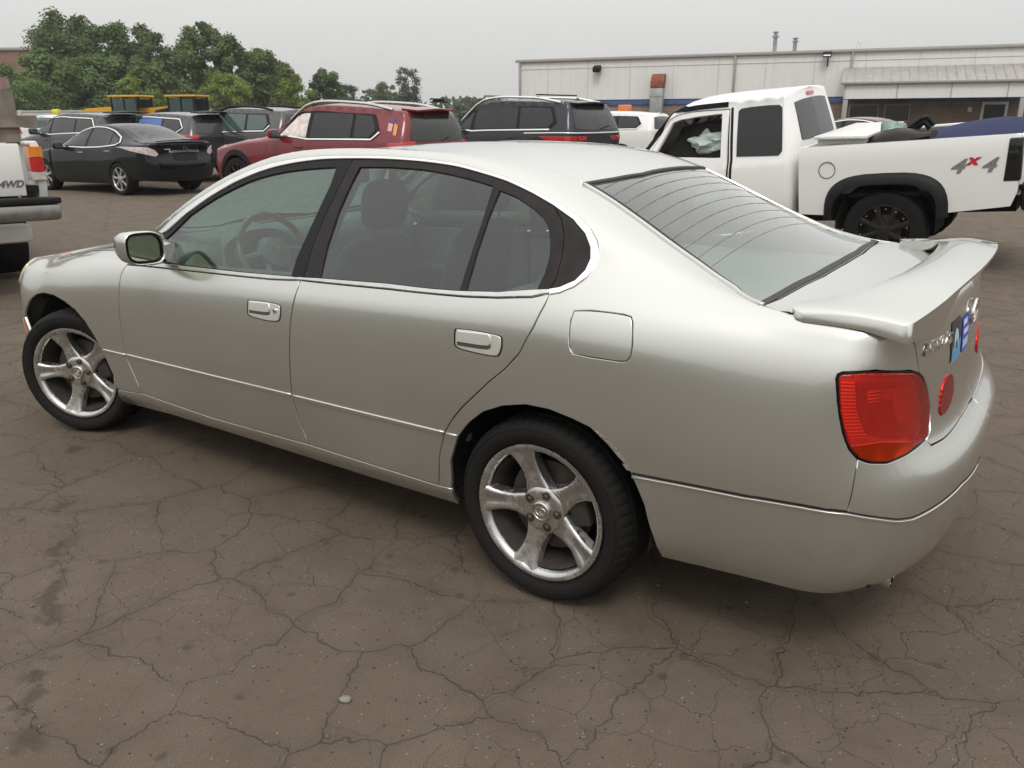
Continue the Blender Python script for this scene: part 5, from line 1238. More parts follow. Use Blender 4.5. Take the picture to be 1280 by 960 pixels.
# ---- flat-ish sheet of metal with real thickness: outline in (x, z), y from a function of z
def sheet(name, poly, yf, th, mat, parent, side=-1, holes=(), step=.08, lat=.12, edge=.006):
    pts = resample([np.array(p, float) for p in poly], step); hs = [resample([np.array(p, float) for p in h], step) for h in holes]
    loops = [pts]+hs; allp = [p for L in loops for p in L]; P = np.array(allp)
    lo, hi = P.min(0), P.max(0); inner = []
    for x in np.arange(lo[0]+lat/2, hi[0], lat):
        for z in np.arange(lo[1]+lat/2, hi[1], lat):
            if inside(pts, x, z) and not any(inside(h, x, z) for h in hs) and np.min(np.hypot(P[:, 0]-x, P[:, 1]-z)) > lat*.4: inner.append((x, z))
    ed = []; b0 = 0
    for L in loops: ed += [(b0+i, b0+(i+1) % len(L)) for i in range(len(L))]; b0 += len(L)
    rv, re_, rf, ov, oe, of = delaunay_2d_cdt([Vector(p) for p in allp]+[Vector(p) for p in inner], ed, [], 0, 1e-7)
    tr = [f for f in rf if inside(pts, *((rv[f[0]]+rv[f[1]]+rv[f[2]])/3)) and not any(inside(h, *((rv[f[0]]+rv[f[1]]+rv[f[2]])/3)) for h in hs)]
    bm = bmesh.new(); A = [bm.verts.new((p.x, side*yf(p.y), p.y)) for p in rv]
    for f in tr: bm.faces.new([A[i] for i in f])
    fr = list(bm.faces)
    ex = bmesh.ops.extrude_face_region(bm, geom=fr)
    for v in ex['geom']:
        if isinstance(v, bmesh.types.BMVert): v.co.y -= side*th
    b = MB(); b.bm.free(); b.bm = bm
    return b.build(name, mat, parent, angle=45)
LETTER = simple('grey_lettering', (.30, .30, .30), .35, metal=.5)
def arcset(x0, r, zc, a0, a1, n=14): return [(x0+r*math.cos(R(a0+(a1-a0)*i/n)), zc+r*math.sin(R(a0+(a1-a0)*i/n))) for i in range(n+1)]
def squircle(x0, zc, rx, rz, n=18, p=3.2):
    o = []
    for i in range(n+1):
        a = math.pi*i/n; o.append((x0-rx*math.copysign(abs(math.cos(a))**(2/p), math.cos(a)), zc+rz*abs(math.sin(a))**(2/p)))
    return o
def pickup(place, label, wb, m_body, cabx, railz, bedend, roof, W, wz, flare=True, ext=True):
    root = empty('pickup_truck', (place[0], place[1], place[4]), 0, label=label, cat='pickup truck')
    root.rotation_euler = (R(place[6]), R(place[5]), R(place[2])); root.scale = (place[3],)*3
    # cab and bonnet
    xr = cabx-.22; xf = -wb-.55; belt = railz-.08; H = roof; cowl = -wb+(.58 if ext else .76)
    sp = dict(xs=list(np.linspace(xf, xr, 14)), W=[(xf, W-.05), (-wb, W), (xr, W-.015)], zb=[(xf, .55), (xr, .52)], belt=[(xf, railz-.22), (cowl, belt-.06), (xr, belt)],
        rw=[(xf, W*.72), (cowl, W*.82), (cowl+.1, W*.82), (cowl+.56, .69), (xr, .70)], rz=[(xf, railz-.16), (cowl, belt+.02), (cowl+.12, belt+.07), (cowl+.56, H-.12), (cowl+.76, H-.06), (xr, H-.06)],
        cz=[(xf, railz-.05), (cowl-.15, belt+.10), (cowl+.05, belt+.13), (cowl+.52, H-.07), (cowl+.76, H-.01), (-2, H), (xr, H-.015)], xr=xr, xf=xf,
        rear=[(cabx, .5), (cabx+.01, 1.0), (cabx, belt), (cabx-.07, belt+.3), (cabx-.16, H-.06), (cabx-.15, H)], front=[(xf-.35, .5), (xf-.42, .8), (xf-.3, railz-.1)],
        rz_end=[.55, .68, .9, 1.1, belt-.08, belt, belt+.25, H-.13, H-.06, H-.035, H-.02], fz_end=[.55, .62, .75, .85, .95, 1.0, railz-.2, railz-.17, railz-.15, railz-.12, railz-.1], nr=6, wb=wb, arch=.5, rt=wz)
    c = Car(sp); sh = c.sh; NU, NV = sh.nu-1, sh.nv-1
    dr = [(cowl+.16, belt-.10), (cowl+.08, belt-.4), (cowl+.10, .66), (cabx-.80 if ext else cabx-.35, .66), (cabx-.78 if ext else cabx-.30, belt-.02), (cabx-.82 if ext else cabx-.34, H-.16), (cowl+.76, H-.16), (cowl+.54, H-.22), (cowl+.24, belt+.04)]
    d_uv = c.side(dr)
    dopen = ext
    low = c.side(arch_pts(-wb, .48, wz, 10)[::-1])
    panel('cab', sh, [(0, 1)]+[(u, 1) for u in np.linspace(3, low[0][0]-1, 4)]+low+[(u, 1) for u in np.linspace(low[-1][0]+1, NU-3, 7)]+[(NU, 1), (NU, NV), (0, NV)], m_body, root, sym=True, step=.05, lat=.075, holes=[d_uv])
    dw = [(cowl+.34, belt+.04), (cowl+.60, H-.26), (cowl+.80, H-.23), (cabx-.90 if ext else cabx-.42, H-.21), (cabx-.87 if ext else cabx-.40, belt+.04)]
    for sd in (-1, 1):
        d = panel('door', sh, d_uv, m_body, root, side=sd, gap=.010, step=.05, lat=.08, depth=.04, holes=[c.side(dw)])
        panel('window_liner', sh, c.side(dw), MT['gap'], d, side=sd, off=-.20 if ext else -.03, depth=.003, step=.1)
        if not ext: panel('window', sh, c.side(dw), MT['tint'], d, side=sd, off=-.012, depth=.003, step=.05)
        else:
            if sd < 0:
                # ajar: swung out on its front hinge
                hx, hy = cowl+.12, -W*.97
                d.matrix_local = Matrix.Translation((hx, hy, 0)) @ Matrix.Rotation(R(-3.0), 4, 'Z') @ Matrix.Translation((-hx, -hy, 0))
            q = [(cabx-.69, belt+.03), (cabx-.71, H-.20), (cabx-.67, H-.165), (cabx-.25, H-.165), (cabx-.205, H-.20), (cabx-.165, belt+.06), (cabx-.20, belt+.015)]
            panel('rear_side_window', sh, c.side(q), MT['tint'], root, side=sd, off=.010, depth=.016, step=.05, edge=.004, smooth=1)
            sl_ = [(cabx-.785, .66), (cabx-.765, belt), (cabx-.805, H-.15), (cabx-.775, H-.15), (cabx-.735, belt), (cabx-.755, .66)]
            panel('door_gap', sh, c.side(sl_), MT['gap'], root, side=sd, off=.004, depth=.008, step=.06)
    for i, (a_, b_) in enumerate((((W*.74), .62),)):
        half = c.rearp([(.58, belt+.14), (.54, H-.17), (.3, H-.15), (0, H-.145), (0, belt+.13), (.4, belt+.13)])
        half = [(min(u, NU), v) if k > 1e-3 else (NU, v) for (u, v), k in zip(half, (.58, .54, .3, 0, 0, .4))]
        panel('rear_window', sh, half, MT['tint'], root, sym=True, off=.008, depth=.014, step=.05, lat=.08)
    lampp = c.rearp([(.12, H-.075), (.12, H-.115), (0, H-.115), (0, H-.075)]); lampp = [lampp[0], lampp[1], (NU, lampp[2][1]), (NU, lampp[3][1])]
    panel('brake_lamp', sh, lampp, MT['red_lamp'], root, sym=True, off=.014, depth=.02, step=.03)
    ws = c.top([(cowl-.02, 0), (cowl+.12, W*.70), (cowl+.52, .62), (cowl+.50, 0)]); ws = [(u, NV) if i in (0, 3) else (u, v) for i, (u, v) in enumerate(ws)]
    panel('windshield', sh, ws, MT['tint_teal'], root, sym=True, off=.008, depth=.014, step=.06, lat=.1)
    for sd in (-1, 1):
        pth = c.side([(cowl+.10, belt+.05), (cowl+.34, belt+.27), (cowl+.56, H-.15), (cowl+.8, H-.115), (cabx-.84, H-.105)])
        panel('pillar_seal', sh, strip_uv([tuple(p) for p in resample([np.array(p) for p in pth], 3, False)], sh, .055), MT['black_trim'], root, side=sd, off=.012, depth=.018, step=.05)
    # bed
    x0, x1 = cabx+.045, bedend
    ax, az = .56, wz+.06
    yf = lambda z: W+.010*math.sin(max(0, min(1, (z-.55)/(railz-.55)))*math.pi)+(0 if z < railz-.07 else -(z-railz+.07)*.22)
    arch = squircle(0, .62, ax-.02, railz-.40-.62+.04)
    poly = [(x0, .62), (-ax+.02, .60)]+arch[1:-1]+[(ax-.02, .60), (x1-.05, .66), (x1, .80), (x1, railz-.01), (x1-.05, railz), (x0, railz)]
    for sd in (-1, 1):
        bsd = sheet('bed_side', poly, yf, .06, m_body, root, side=sd, step=.05, lat=.10)
        cr = MB(); cr.tube([(x0+.01, sd*(W+.004), .985), (-ax-.03, sd*(W+.004), .985)], .006, 6); cr.build('body_crease', MT['gap'], bsd)
        cr = MB(); cr.tube([(ax+.03, sd*(W+.004), .985), (x1-.02, sd*(W+.002), .985)], .006, 6); cr.build('body_crease', MT['gap'], bsd)
        rl = MB(); rl.box(((x0+x1)/2, sd*(W-.06), railz-.015), (x1-x0-.02, .09, .03), None, .01); rl.build('bed_rail', m_body, bsd)
        if flare:
            outer = squircle(0, .56, ax+.055, railz-.35-.56+.05, 20); innr = squircle(0, .56, ax-.045, railz-.44-.56+.03, 20)
            fl_ = MB(); n = len(outer)
            rings = []
            for (xo, zo), (xi, zi) in zip(outer, innr):
                xm, zm = (xo*.6+xi*.4), (zo*.6+zi*.4)
                rings.append([(xo, sd*(W+.012), zo), (xm, sd*(W+.065), zm), (xi, sd*(W+.070), zi), (xi, sd*(W-.06), zi), (xo, sd*(W-.02), zo)])
            fl_.loft(rings); fl_.build('wheel_flare', MT['plastic'], bsd, angle=50)
            fc = MB(); ring = [(-.58+.085*math.cos(a), sd*(W+.012), 1.085+.085*math.sin(a)) for a in [2*math.pi*i/28 for i in range(28)]]
            fc.tube(ring, .0035, 6, closed=True); fc.build('fuel_flap', MT['gap'], bsd)
    fl = MB(); fl.box(((x0+x1)/2, 0, .80), (x1-x0, 2*W-.12, .04)); fl.build('bed_floor', MT['plastic'], root)
    fw = MB(); fw.box((x0+.02, 0, (railz+.8)/2), (.04, 2*W-.12, railz-.80), None, .008); fw.build('bed_front', m_body, root)
    tg = MB(); tg.box((x1-.01, 0, (railz-.02+.74)/2), (.05, 2*W-.30, railz-.02-.74), None, .012); tgo = tg.build('tailgate', m_body, root)
    th_ = MB(); th_.box((x1+.017, 0, railz-.16), (.012, .28, .09), None, .01); th_.build('tailgate_handle', MT['plastic'], tgo)
    un = MB(); un.box(((x0+x1)/2-.2, 0, .62), (x1-x0+.3, 1.0, .18)); un.box((-wb/2, 0, .55), (wb, .9, .2)); un.build('underbody', MT['under'], root)
    return root, tgo, dict(x0=x0, x1=x1, belt=belt, cowl=cowl, c=c)
m_pick = pt('white_truck_paint', (.78, .78, .765), dust=.16, coat=.5, rough=.35)
PW = .97
pk, tg, K = pickup((-.36, 7.55, -2.5, 1.0, .02, -4.6, 4.6), 'white pickup with black wheel flare and 4x4 decal, scrap loaded in its bed', 3.645, m_pick, -.93, 1.33, 1.20, 1.965, PW, .42)
for x in (0, -3.645):
    for sd in (-1, 1): road_wheel(pk, (x, sd*(PW-.02), .42), .42, .27, MT['wheel_black'], sd > 0, 8, bolts=14)
for sd in (-1, 1):
    wheel_well(pk, 0, .47, .50, sd*(PW-.02), sd*.5)
    t_ = MB(); t_.prism([(1.075, .90), (1.215, .90), (1.222, 1.30), (1.105, 1.30)], sd*(PW-.09), sd*(PW+.018), bev=.012)
    t_.build('tail_lamp', MT['tint'], pk, angle=30)
bp = MB(); bp.box((1.33, 0, .70), (.20, 1.90, .20), None, .04); bp.box((1.30, 0, .82), (.22, 1.7, .05), None, .015); bpo = bp.build('rear_bumper', MT['plastic'], pk)
bq = MB(); bq.box((1.36, 0, .70), (.16, 1.30, .13), None, .03); bq.build('step_plate', MT['chrome_dull'], bpo)
# 4x4 decal on the bed side
for sd in (-1,):
    for body, mt_, x, s_, z in (('4', LETTER, .665, .20, 1.055), ('x', simple('red_lettering', (.50, .02, .02), .4), .80, .15, 1.115), ('4', LETTER, .935, .20, 1.055)):
        t_ = text_mesh('decal', body, s_, .0015, mt_, pk, shear=.35, bold=.006)
        t_.matrix_local = Matrix.Translation((x, -(PW+.013), z)) @ Matrix.Rotation(R(90), 4, 'X') @ Matrix.Diagonal((1.15, .92, 1, 1))
# crumpled airbag and seat glimpsed inside the front door window
ab = MB(); bmesh.ops.create_icosphere(ab.bm, subdivisions=4, radius=1)
for v in ab.bm.verts:
    q = v.co.copy(); v.co = Vector((q.x*.34, q.y*.22, q.z*.17))*(1+.35*noise.noise(q*2.3)+.12*noise.noise(q*6)); v.co += Vector((K['cowl']+1.02, -.55, K['belt']+.17))
ab.build('airbag', simple('pale_green_airbag', (.40, .47, .43), .8, bump=.4), pk)
ab = MB(); ab.box((K['cowl']+.95, -.45, K['belt']-.05), (.5, .5, .3), None, .08); ab.build('dashboard', MT['plastic'], pk)
# ---- scrap in the bed: things of their own, placed in the truck's tilted frame
PM = Matrix.Translation((-.36, 7.55, .02)) @ Matrix(pk.rotation_euler.to_matrix()).to_4x4()
def loose(o, M, label, cat, group=None):
    o.matrix_world = PM @ M; return tag(o, label, cat, group)
b = MB(); b.box((0, 0, 0), (.56, 1.62, .035), None, .012); b.box((0, 0, -.04), (.50, 1.5, .05)); 
loose(b.build('tonneau_lid', simple('dusty_white_lid', (.60, .60, .57), .5)), Matrix.Translation((-.50, 0, 1.40)) @ Matrix.Rotation(R(3), 4, 'Y'), 'pale flat lid lying across the front of the white pickup bed', 'lid')
b = MB(); rings = []
for i in range(9):
    t = i/8; x = -.62+1.24*t
    rings.append([(x, y, .10*math.sin(math.pi*(t*.75+.12))+.02*math.cos(y*3)-.10*max(0, t-.82)*4) for y in np.linspace(-.55, .55, 9)]+[(x, y, .10*math.sin(math.pi*(t*.75+.12))+.02*math.cos(y*3)-.012-.10*max(0, t-.82)*4) for y in np.linspace(.55, -.55, 9)])
b.loft(rings)
loose(b.build('car_bonnet', pt('blue_panel_paint', (.006, .013, .062), dust=.04, coat=0, spec=.1, rough=.6), angle=50), Matrix.Translation((.60, .0, 1.22)) @ Matrix.Rotation(R(-6), 4, 'Y') @ Matrix.Rotation(R(6), 4, 'X'), 'blue car bonnet lying in the back of the white pickup bed', 'car panel')
b = MB(); rings = []
for i in range(7):
    t = i/6; rings.append([(-.16+.32*t, y, .05*math.sin(3.1*t)+.03*math.sin(8*y+t*4)) for y in np.linspace(-.15, .15, 7)]+[(-.16+.32*t, y, .05*math.sin(3.1*t)+.03*math.sin(8*y+t*4)-.01) for y in np.linspace(.15, -.15, 7)])
b.loft(rings); loose(b.build('broken_glass', simple('crazed_glass', (.20, .27, .255), .25, var=.5, scale=60), angle=60), Matrix.Translation((-.06, -.45, 1.38)) @ Matrix.Rotation(R(62), 4, 'X') @ Matrix.Diagonal((.75, .75, 1, 1)), 'crazed sheet of greenish glass standing in the pickup bed beside the pale lid', 'glass')
b = MB(); b.tube([(-.17, 0, -.10), (-.08, 0, .02), (.04, .01, .11), (.10, .01, .12), (.17, .02, .03)], .026, 8); b.tube([(-.15, .03, -.12), (-.05, .03, .00), (.06, .04, .08), (.13, .04, .01)], .045, 8)
loose(b.build('trim_piece', MT['plastic']), Matrix.Translation((.16, -.35, 1.39)), 'bent black and silver trim sticking up among scrap in the pickup bed', 'scrap')
b = MB(); rings = []
for i in range(7):
    t = i/6; rings.append([(-.34+.68*t, .22*math.cos(a), .10*math.sin(a)*(.4+math.sin(math.pi*min(1, t+.1)))) for a in [2*math.pi*k/12 for k in range(12)]])
b.loft(rings); loose(b.build('bumper_cover', MT['satin_trim']), Matrix.Translation((.02, -.50, 1.30)) @ Matrix.Rotation(R(-8), 4, 'Y'), 'dark crumpled bumper cover next to the blue bonnet in the pickup bed', 'scrap')

# ---- white pickup at the left edge, seen from behind
m_pk2 = pt('cream_truck_paint', (.74, .74, .71), dust=.3, coat=.5)
W2 = .90
lp, ltg, K2 = pickup((-7.99, .26, -10.9, 1.114, .04, -1.5, -1.0), 'white pickup cut off by the left edge, with orange and red tail light', 3.1, m_pk2, -1.05, 1.17, 1.10, 1.62, W2, .34, flare=False, ext=False)
for x in (0, -3.1):
    for sd in (-1, 1): road_wheel(lp, (x, sd*(W2-.03), .34), .34, .21, MT['wheel_silver'], sd > 0, 6)
for sd in (-1, 1):
    wheel_well(lp, 0, .40, .42, sd*(W2-.02), sd*.45)
    for nm, z0, z1, mt_ in (('turn_lamp', 1.045, 1.125, MT['amber_lamp']), ('tail_lamp', .93, 1.04, MT['red_lamp']), ('reverse_lamp', .865, .925, MT['clear_lamp'])):
        t_ = MB(); t_.loft([[(1.02, sd*(W2+.015), z) , (1.135, sd*(W2+.005), z), (1.145, sd*(W2-.03), z), (1.145, sd*(W2-.10), z), (1.02, sd*(W2-.10), z)] for z in (z0, z1)]); t_.build(nm, mt_, lp, angle=25)
    vl = MB(); vl.box((1.02, sd*(W2-.34), .44), (.10, .40, .16), None, .05); vl.build('valance', m_pk2, lp)
bp = MB(); bp.box((1.24, 0, .615), (.17, 2*W2+.06, .13), None, .03); bo = bp.build('rear_bumper', simple('dull_steel', (.30, .29, .27), .35, metal=.9), lp)
bp = MB(); bp.box((1.24, 0, .705), (.19, 2*W2+.07, .05), None, .012); bp.build('bumper_pad', MT['plastic'], bo)
for body, y, s_, mt_ in (('4WD', .645, .076, simple('dark_lettering', (.10, .10, .10), .5)), ('S', .50, .076, bpy.data.materials['dark_lettering'])):
    t_ = text_mesh('lettering', body, s_, .0015, mt_, lp, shear=.3, bold=.002, space=1.0)
    t_.matrix_local = Matrix.Translation((1.1185, y, .835)) @ Matrix.Rotation(R(90), 4, 'Z') @ Matrix.Rotation(R(90), 4, 'X')
wd = simple('weathered_planks', (.19, .165, .14), .85, var=.35, scale=6, bump=.3)
PL = Matrix.Translation((-7.99, .26, .04)) @ Matrix.Rotation(R(-10.9), 4, 'Z')
b = MB()
for i, (w_, tp) in enumerate(((.26, .42), (.26, .46), (.26, .47), (.26, .46), (.27, .44))):
    y = -.45+.27*i
    b.prism([(y, 0), (y+w_, 0), (y+w_*(1 if i < 5 else .6), tp), (y, tp+(.02 if i < 5 else .12))], -.012+.003*(i % 2), .012+.003*(i % 2), axis='x')
b.box((.035, .30, .18), (.03, 1.5, .10)); b.box((-.04, .85, .18), (.05, .12, .40))
o = b.build('plank_sideboard', wd, smooth=False); o.matrix_world = PL @ Matrix.Translation((1.06, .02, 1.305)); tag(o, 'weathered grey-brown plank board standing in the bed of the left pickup', 'board')

# ---- two yellow backhoe loaders by the trees
MT['loader'] = simple('loader_yellow', (.60, .30, .018), .5, var=.2)
def loader():
    r = empty('backhoe_loader', (0, 0, 0))
    b = MB(); b.loft([[(-2.6, -.42, 1.25), (-2.6, .42, 1.25), (-2.6, .38, 1.85), (-2.6, -.38, 1.85)], [(-1.9, -.50, 1.1), (-1.9, .50, 1.1), (-1.9, .46, 2.12), (-1.9, -.46, 2.12)], [(-.1, -.55, 1.0), (-.1, .55, 1.0), (-.1, .52, 2.22), (-.1, -.52, 2.22)]]); b.build('bonnet', MT['loader'], r, angle=30)
    gr = MB(); gr.box((-2.64, 0, 1.42), (.08, .7, .36), None, .02); gr.box((-.9, 0, 1.99), (.25, .12, .35)); gr.build('grille', MT['plastic'], r)
    cb = MB()
    for x in (-.05, .72, 1.5):
        for y in (-.72, .72): cb.box((x, y, 1.85), (.08, .07, 1.75))
    cb.box((.72, 0, 1.0), (1.62, 1.5, .30)); cb.build('cab_frame', MT['plastic'], r)
    g = MB()
    for y in (-.715, .715): g.box((.34, y, 2.05), (.66, .012, 1.1)); g.box((1.11, y, 2.05), (.66, .012, 1.1))
    g.box((-.045, 0, 2.05), (.012, 1.3, 1.1)); g.build('cab_glass', MT['tint_teal'], r)
    rf = MB(); rf.box((.72, 0, 2.75), (1.85, 1.66, .10), None, .03); rf.build('cab_roof', MT['loader'], r)
    s_ = MB(); s_.box((.6, 0, 1.45), (.5, .5, .12), None, .03); s_.box((.85, 0, 1.8), (.12, .5, .6), None, .03); s_.build('driver_seat', MT['plastic'], r)
    a = MB(); a.tube([(1.6, .05, 1.0), (2.2, .05, 1.9), (2.9, .05, 2.05)], [.16, .14, .10], 8); a.tube([(2.9, .05, 2.05), (3.1, .05, 1.0), (2.7, .05, .6)], [.11, .10, .16], 8); a.build('digger_arm', MT['plastic'], r)
    for y in (-.62, .62):
        q = MB(); q.tube([(-.6, y, 1.6), (-1.9, y, 1.45), (-3.3, y, .7)], .09, 8); q.build('lift_arm', MT['loader'], r)
    k = MB(); k.prism([(-3.9, .15), (-3.2, .15), (-3.15, .95), (-3.3, .95), (-3.35, .35), (-3.9, .25)], -1.1, 1.1); k.build('bucket', MT['loader'], r, smooth=False)
    for x, rr, w_ in ((.75, .72, .45), (-2.0, .48, .30)):
        for y in (-.85, .85):
            t = MB(); t.lathe([(.28*rr/.7, -w_/2), (rr*.9, -w_/2), (rr, -w_/3), (rr, w_/3), (rr*.9, w_/2), (.28*rr/.7, w_/2)], 28, c=(x, y, rr), mod=lambda q_, j: -.03 if q_ % 2 and j in (2, 3) else 0); to = t.build('tyre', MT['rubber'], r, angle=30)
            h = MB(); h.lathe([(.5*rr, -w_/2.4), (.1, -w_/3), (0, -w_/3)], 20, c=(x, y, rr)); h.lathe([(.5*rr, w_/2.4), (.1, w_/3), (0, w_/3)], 20, c=(x, y, rr)); h.build('hub', MT['loader'], to)
    return r
l1 = loader(); l1.location = (-44.6, 24.7, 0); l1.rotation_euler.z = R(24); tag(l1, 'yellow backhoe loader standing behind the dark crossover, the left one of two', 'loader', 'yellow loaders by the trees')
l2 = copy_tree(l1); l2.location = (-42.0, 26.5, 0); l2.rotation_euler.z = R(24); tag(l2, 'yellow backhoe loader standing behind the slate crossover, the right one of two', 'loader', 'yellow loaders by the trees')
# ------------------------------------------------------------------ warehouse on the right, wall and brick block on the left
def metal_siding():
    M = Mat('pale_siding'); z = M.z()
    n = M.noise(.35, 5, .6); st = M.n('ShaderNodeTexNoise', {'Scale': 1.0, 'Detail': 5.0, 'Roughness': .65})
    mp = M.n('ShaderNodeMapping'); M.set(mp, 'Vector', M.obj()); mp.inputs['Scale'].default_value = (3.2, 3.2, .22); M.t.links.new(mp.outputs[0], st.inputs['Vector'])
    b = M.mix(M.ramp(n, .3, .7), (.66, .655, .64), (.71, .705, .69)); b = M.mix(M.ramp(st.outputs['Fac'], .5, .8, 0, .35), b, (.50, .47, .43))
    w_ = M.n('ShaderNodeMath', operation='SINE'); M.set(w_, 0, M.math('MULTIPLY', z[0], 20.0))
    return M.pbr(base=b, rough=.55, normal=M.bump(M.ramp(w_.outputs[0], .6, .95), .35, .02))
def brickwork(name, c1, c2, mort):
    M = Mat(name); mp = M.n('ShaderNodeMapping'); M.set(mp, 'Vector', M.obj()); mp.inputs['Rotation'].default_value = (R(90), 0, 0)
    bk = M.n('ShaderNodeTexBrick', {'Color1': c1, 'Color2': c2, 'Mortar': mort, 'Scale': 1.0, 'Mortar Size': .012, 'Brick Width': .22, 'Row Height': .075}); M.t.links.new(mp.outputs[0], bk.inputs['Vector'])
    n = M.noise(1.2, 5, .6); b = M.mix(M.ramp(n, .35, .7, 0, .5), bk.outputs['Color'], tuple(c*.6 for c in c1))
    return M.pbr(base=b, rough=.9, normal=M.bump(bk.outputs['Fac'], -.3, .01))
MT['siding'] = metal_siding(); MT['brick'] = brickwork('tan_brick', (.20, .135, .085), (.26, .18, .12), (.30, .27, .23))
MT['roof_metal'] = simple('weathered_roof_metal', (.33, .315, .295), .5, metal=.2, var=.15, scale=3)
MT['gutter'] = simple('gutter', (.30, .285, .26), .5, var=.15)
MT['blue_band'] = simple('blue_band', (.045, .09, .22), .55, var=.2, scale=2)
MT['seam'] = simple('panel_seam', (.50, .49, .47), .6)
MT['rust'] = simple('rusted_duct', (.20, .055, .03), .8, var=.5, scale=6)
MT['galv'] = simple('galvanised', (.33, .345, .345), .45, metal=.5, var=.2, scale=4)
def building():
    bd = empty('warehouse', (-27.03, 38.90, 0), R(12.72), label='long low warehouse with pale metal walls, blue stripe, brick base and metal canopy', cat='building')
    b = MB(); b.box((17, 10, (4.5+2.42)/2), (34, 20, 4.5-2.42)); wall = b.build('wall', MT['siding'], bd, smooth=False)
    b = MB(); b.box((17, 10, 1.075), (33.9, 19.9, 2.15)); b.build('brick_base', MT['brick'], bd, smooth=False)
    b = MB(); b.box((17, 10, 2.26), (34.06, 20.06, .24)); b.build('blue_stripe', MT['blue_band'], bd, smooth=False)
    b = MB(); b.box((17, -.06, 4.56), (34.3, .16, .13), None, .03); b.build('gutter', MT['gutter'], bd)
    b = MB(); b.box((17, 10, 4.60), (34.2, 20.2, .10)); b.box((17, 10, 4.72), (34.0, 12, .16)); b.build('roof', MT['roof_metal'], bd, smooth=False)
    for x in (.12, 12.24, 17.95):
        b = MB(); b.box((x, -.09, 3.40 if x > 1 else 2.3), (.11, .10, 2.2 if x > 1 else 4.4), None, .02); b.build('downpipe', MT['gutter'], bd)
    for i in range(14):
        x = 1.8+i*2.4
        b = MB(); b.box((x, -.012, 3.46), (.02, .02, 2.05)); b.build('wall_seam', MT['seam'], bd)
    b = MB(); b.box((17, -.012, 4.12), (33.6, .02, .015)); b.build('wall_seam', MT['seam'], bd)
    # rust-topped duct
    b = MB(); rings = []
    for i in range(10):
        a = R(90*i/9); rings.append([(8.28+dx, -.10-.42+.42*math.sin(0)-.42*math.cos(a)*0+y, z) for dx, y, z in [(-.33, -.42*math.sin(a), 3.35+.0+.45*math.sin(a)*0), (.33, -.42*math.sin(a), 3.35)]]) if False else None
    b.prism([(-.75, 2.95), (-.72, 3.30), (-.58, 3.55), (-.36, 3.68), (-.02, 3.72), (-.02, 3.25), (-.20, 3.20), (-.25, 2.95)], 7.93, 8.62, axis='x', bev=.02)
    du = b.build('duct_elbow', MT['rust'], bd, angle=50)
    b = MB(); b.box((8.275, -.50, 1.95), (.68, .50, 2.02), None, .02); b.box((8.275, -.50, 2.55), (.72, .54, .06)); b.build('duct', MT['galv'], bd)
    b = MB(); b.box((4.79, -.28, 4.05), (.42, .42, .26), Matrix.Rotation(R(22), 3, 'X'), .04); b.box((4.79, -.08, 4.08), (.10, .16, .10)); b.build('wall_vent', MT['plastic'], bd)
    b = MB(); b.box((16.75, -.32, 4.42), (.42, .30, .20), Matrix.Rotation(R(-20), 3, 'X'), .03); b.tube([(16.8, -.30, 4.35), (16.8, -.25, 4.0), (16.8, -.02, 3.9)], .035, 8); fl_ = b.build('floodlight', MT['plastic'], bd)
    b = MB(); b.box((16.75, -.475, 4.40), (.34, .02, .13), Matrix.Rotation(R(-20), 3, 'X')); b.build('floodlight_glass', MT['white_plastic'], fl_)
    for x, h in ((14.1, .95), (15.1, .62)):
        b = MB(); b.lathe([(.10, 4.6), (.10, 4.65+h*.75), (.17, 4.65+h*.76), (.17, 4.65+h*.84), (.09, 4.65+h*.85), (.09, 4.65+h), (.15, 4.65+h), (.15, 4.70+h), (0, 4.70+h)], 20, axis='z', c=(x, .6, 0)); b.build('flue', MT['galv'], bd)
    b = MB(); b.tube([(18.3, -.05, 4.55), (18.25, -.08, 4.95), (18.1, -.05, 4.98), (18.05, -.05, 4.7)], .035, 6); b.build('conduit', MT['white_plastic'], bd)
    # canopy with standing seam roof
    x0, x1, d = 17.75, 27.0, 2.1
    b = MB(); b.prism([(-.02, 3.78), (-d-.12, 3.02), (-d-.12, 2.95), (-.02, 3.68)], x0-.15, x1, axis='x'); cr = b.build('canopy_roof', MT['roof_metal'], bd, smooth=False)
    for i in range(24):
        x = x0+.05+i*.4
        s_ = MB(); s_.prism([(-.05, 3.80), (-d-.10, 3.06), (-d-.10, 3.02), (-.05, 3.76)], x-.02, x+.02, axis='x'); s_.build('roof_seam', MT['roof_metal'], cr, smooth=False)
    b = MB(); b.box(((x0+x1)/2, -d-.16, 2.98), (x1-x0+.34, .12, .12), None, .03); b.build('canopy_gutter', MT['gutter'], bd)
    b = MB(); b.box(((x0+x1)/2, -d, 2.60), (x1-x0, .10, .66)); b.prism([(-d+.05, 2.27), (-d+.05, 2.93), (-.05, 3.64), (-.05, 2.27)], x0, x0+.08, axis='x'); b.build('canopy_fascia', MT['siding'], bd, smooth=False)
    for i in range(5):
        b = MB(); b.box((x0+.05+i*2.3, -d-.06, 2.60), (.03, .02, .64)); b.build('fascia_seam', MT['gutter'], bd)
    for x in (x0+.12, 25.35):
        b = MB(); b.box((x, -d+.02, 1.12), (.22, .22, 2.24), None, .015); b.build('canopy_post', MT['gutter'], bd)
    b = MB(); b.box((25.9, -d+.25, 1.12), (.7, .5, 2.24)); b.build('brick_pier', MT['brick'], bd, smooth=False)
    b = MB(); b.box((24.55, -.03, 1.04), (1.12, .10, 2.12), None, .01); dr = b.build('door_frame', MT['white_plastic'], bd)
    b = MB(); b.box((24.55, -.085, 1.0), (.88, .02, 1.94)); b.build('door', MT['tint'], bd, smooth=False)
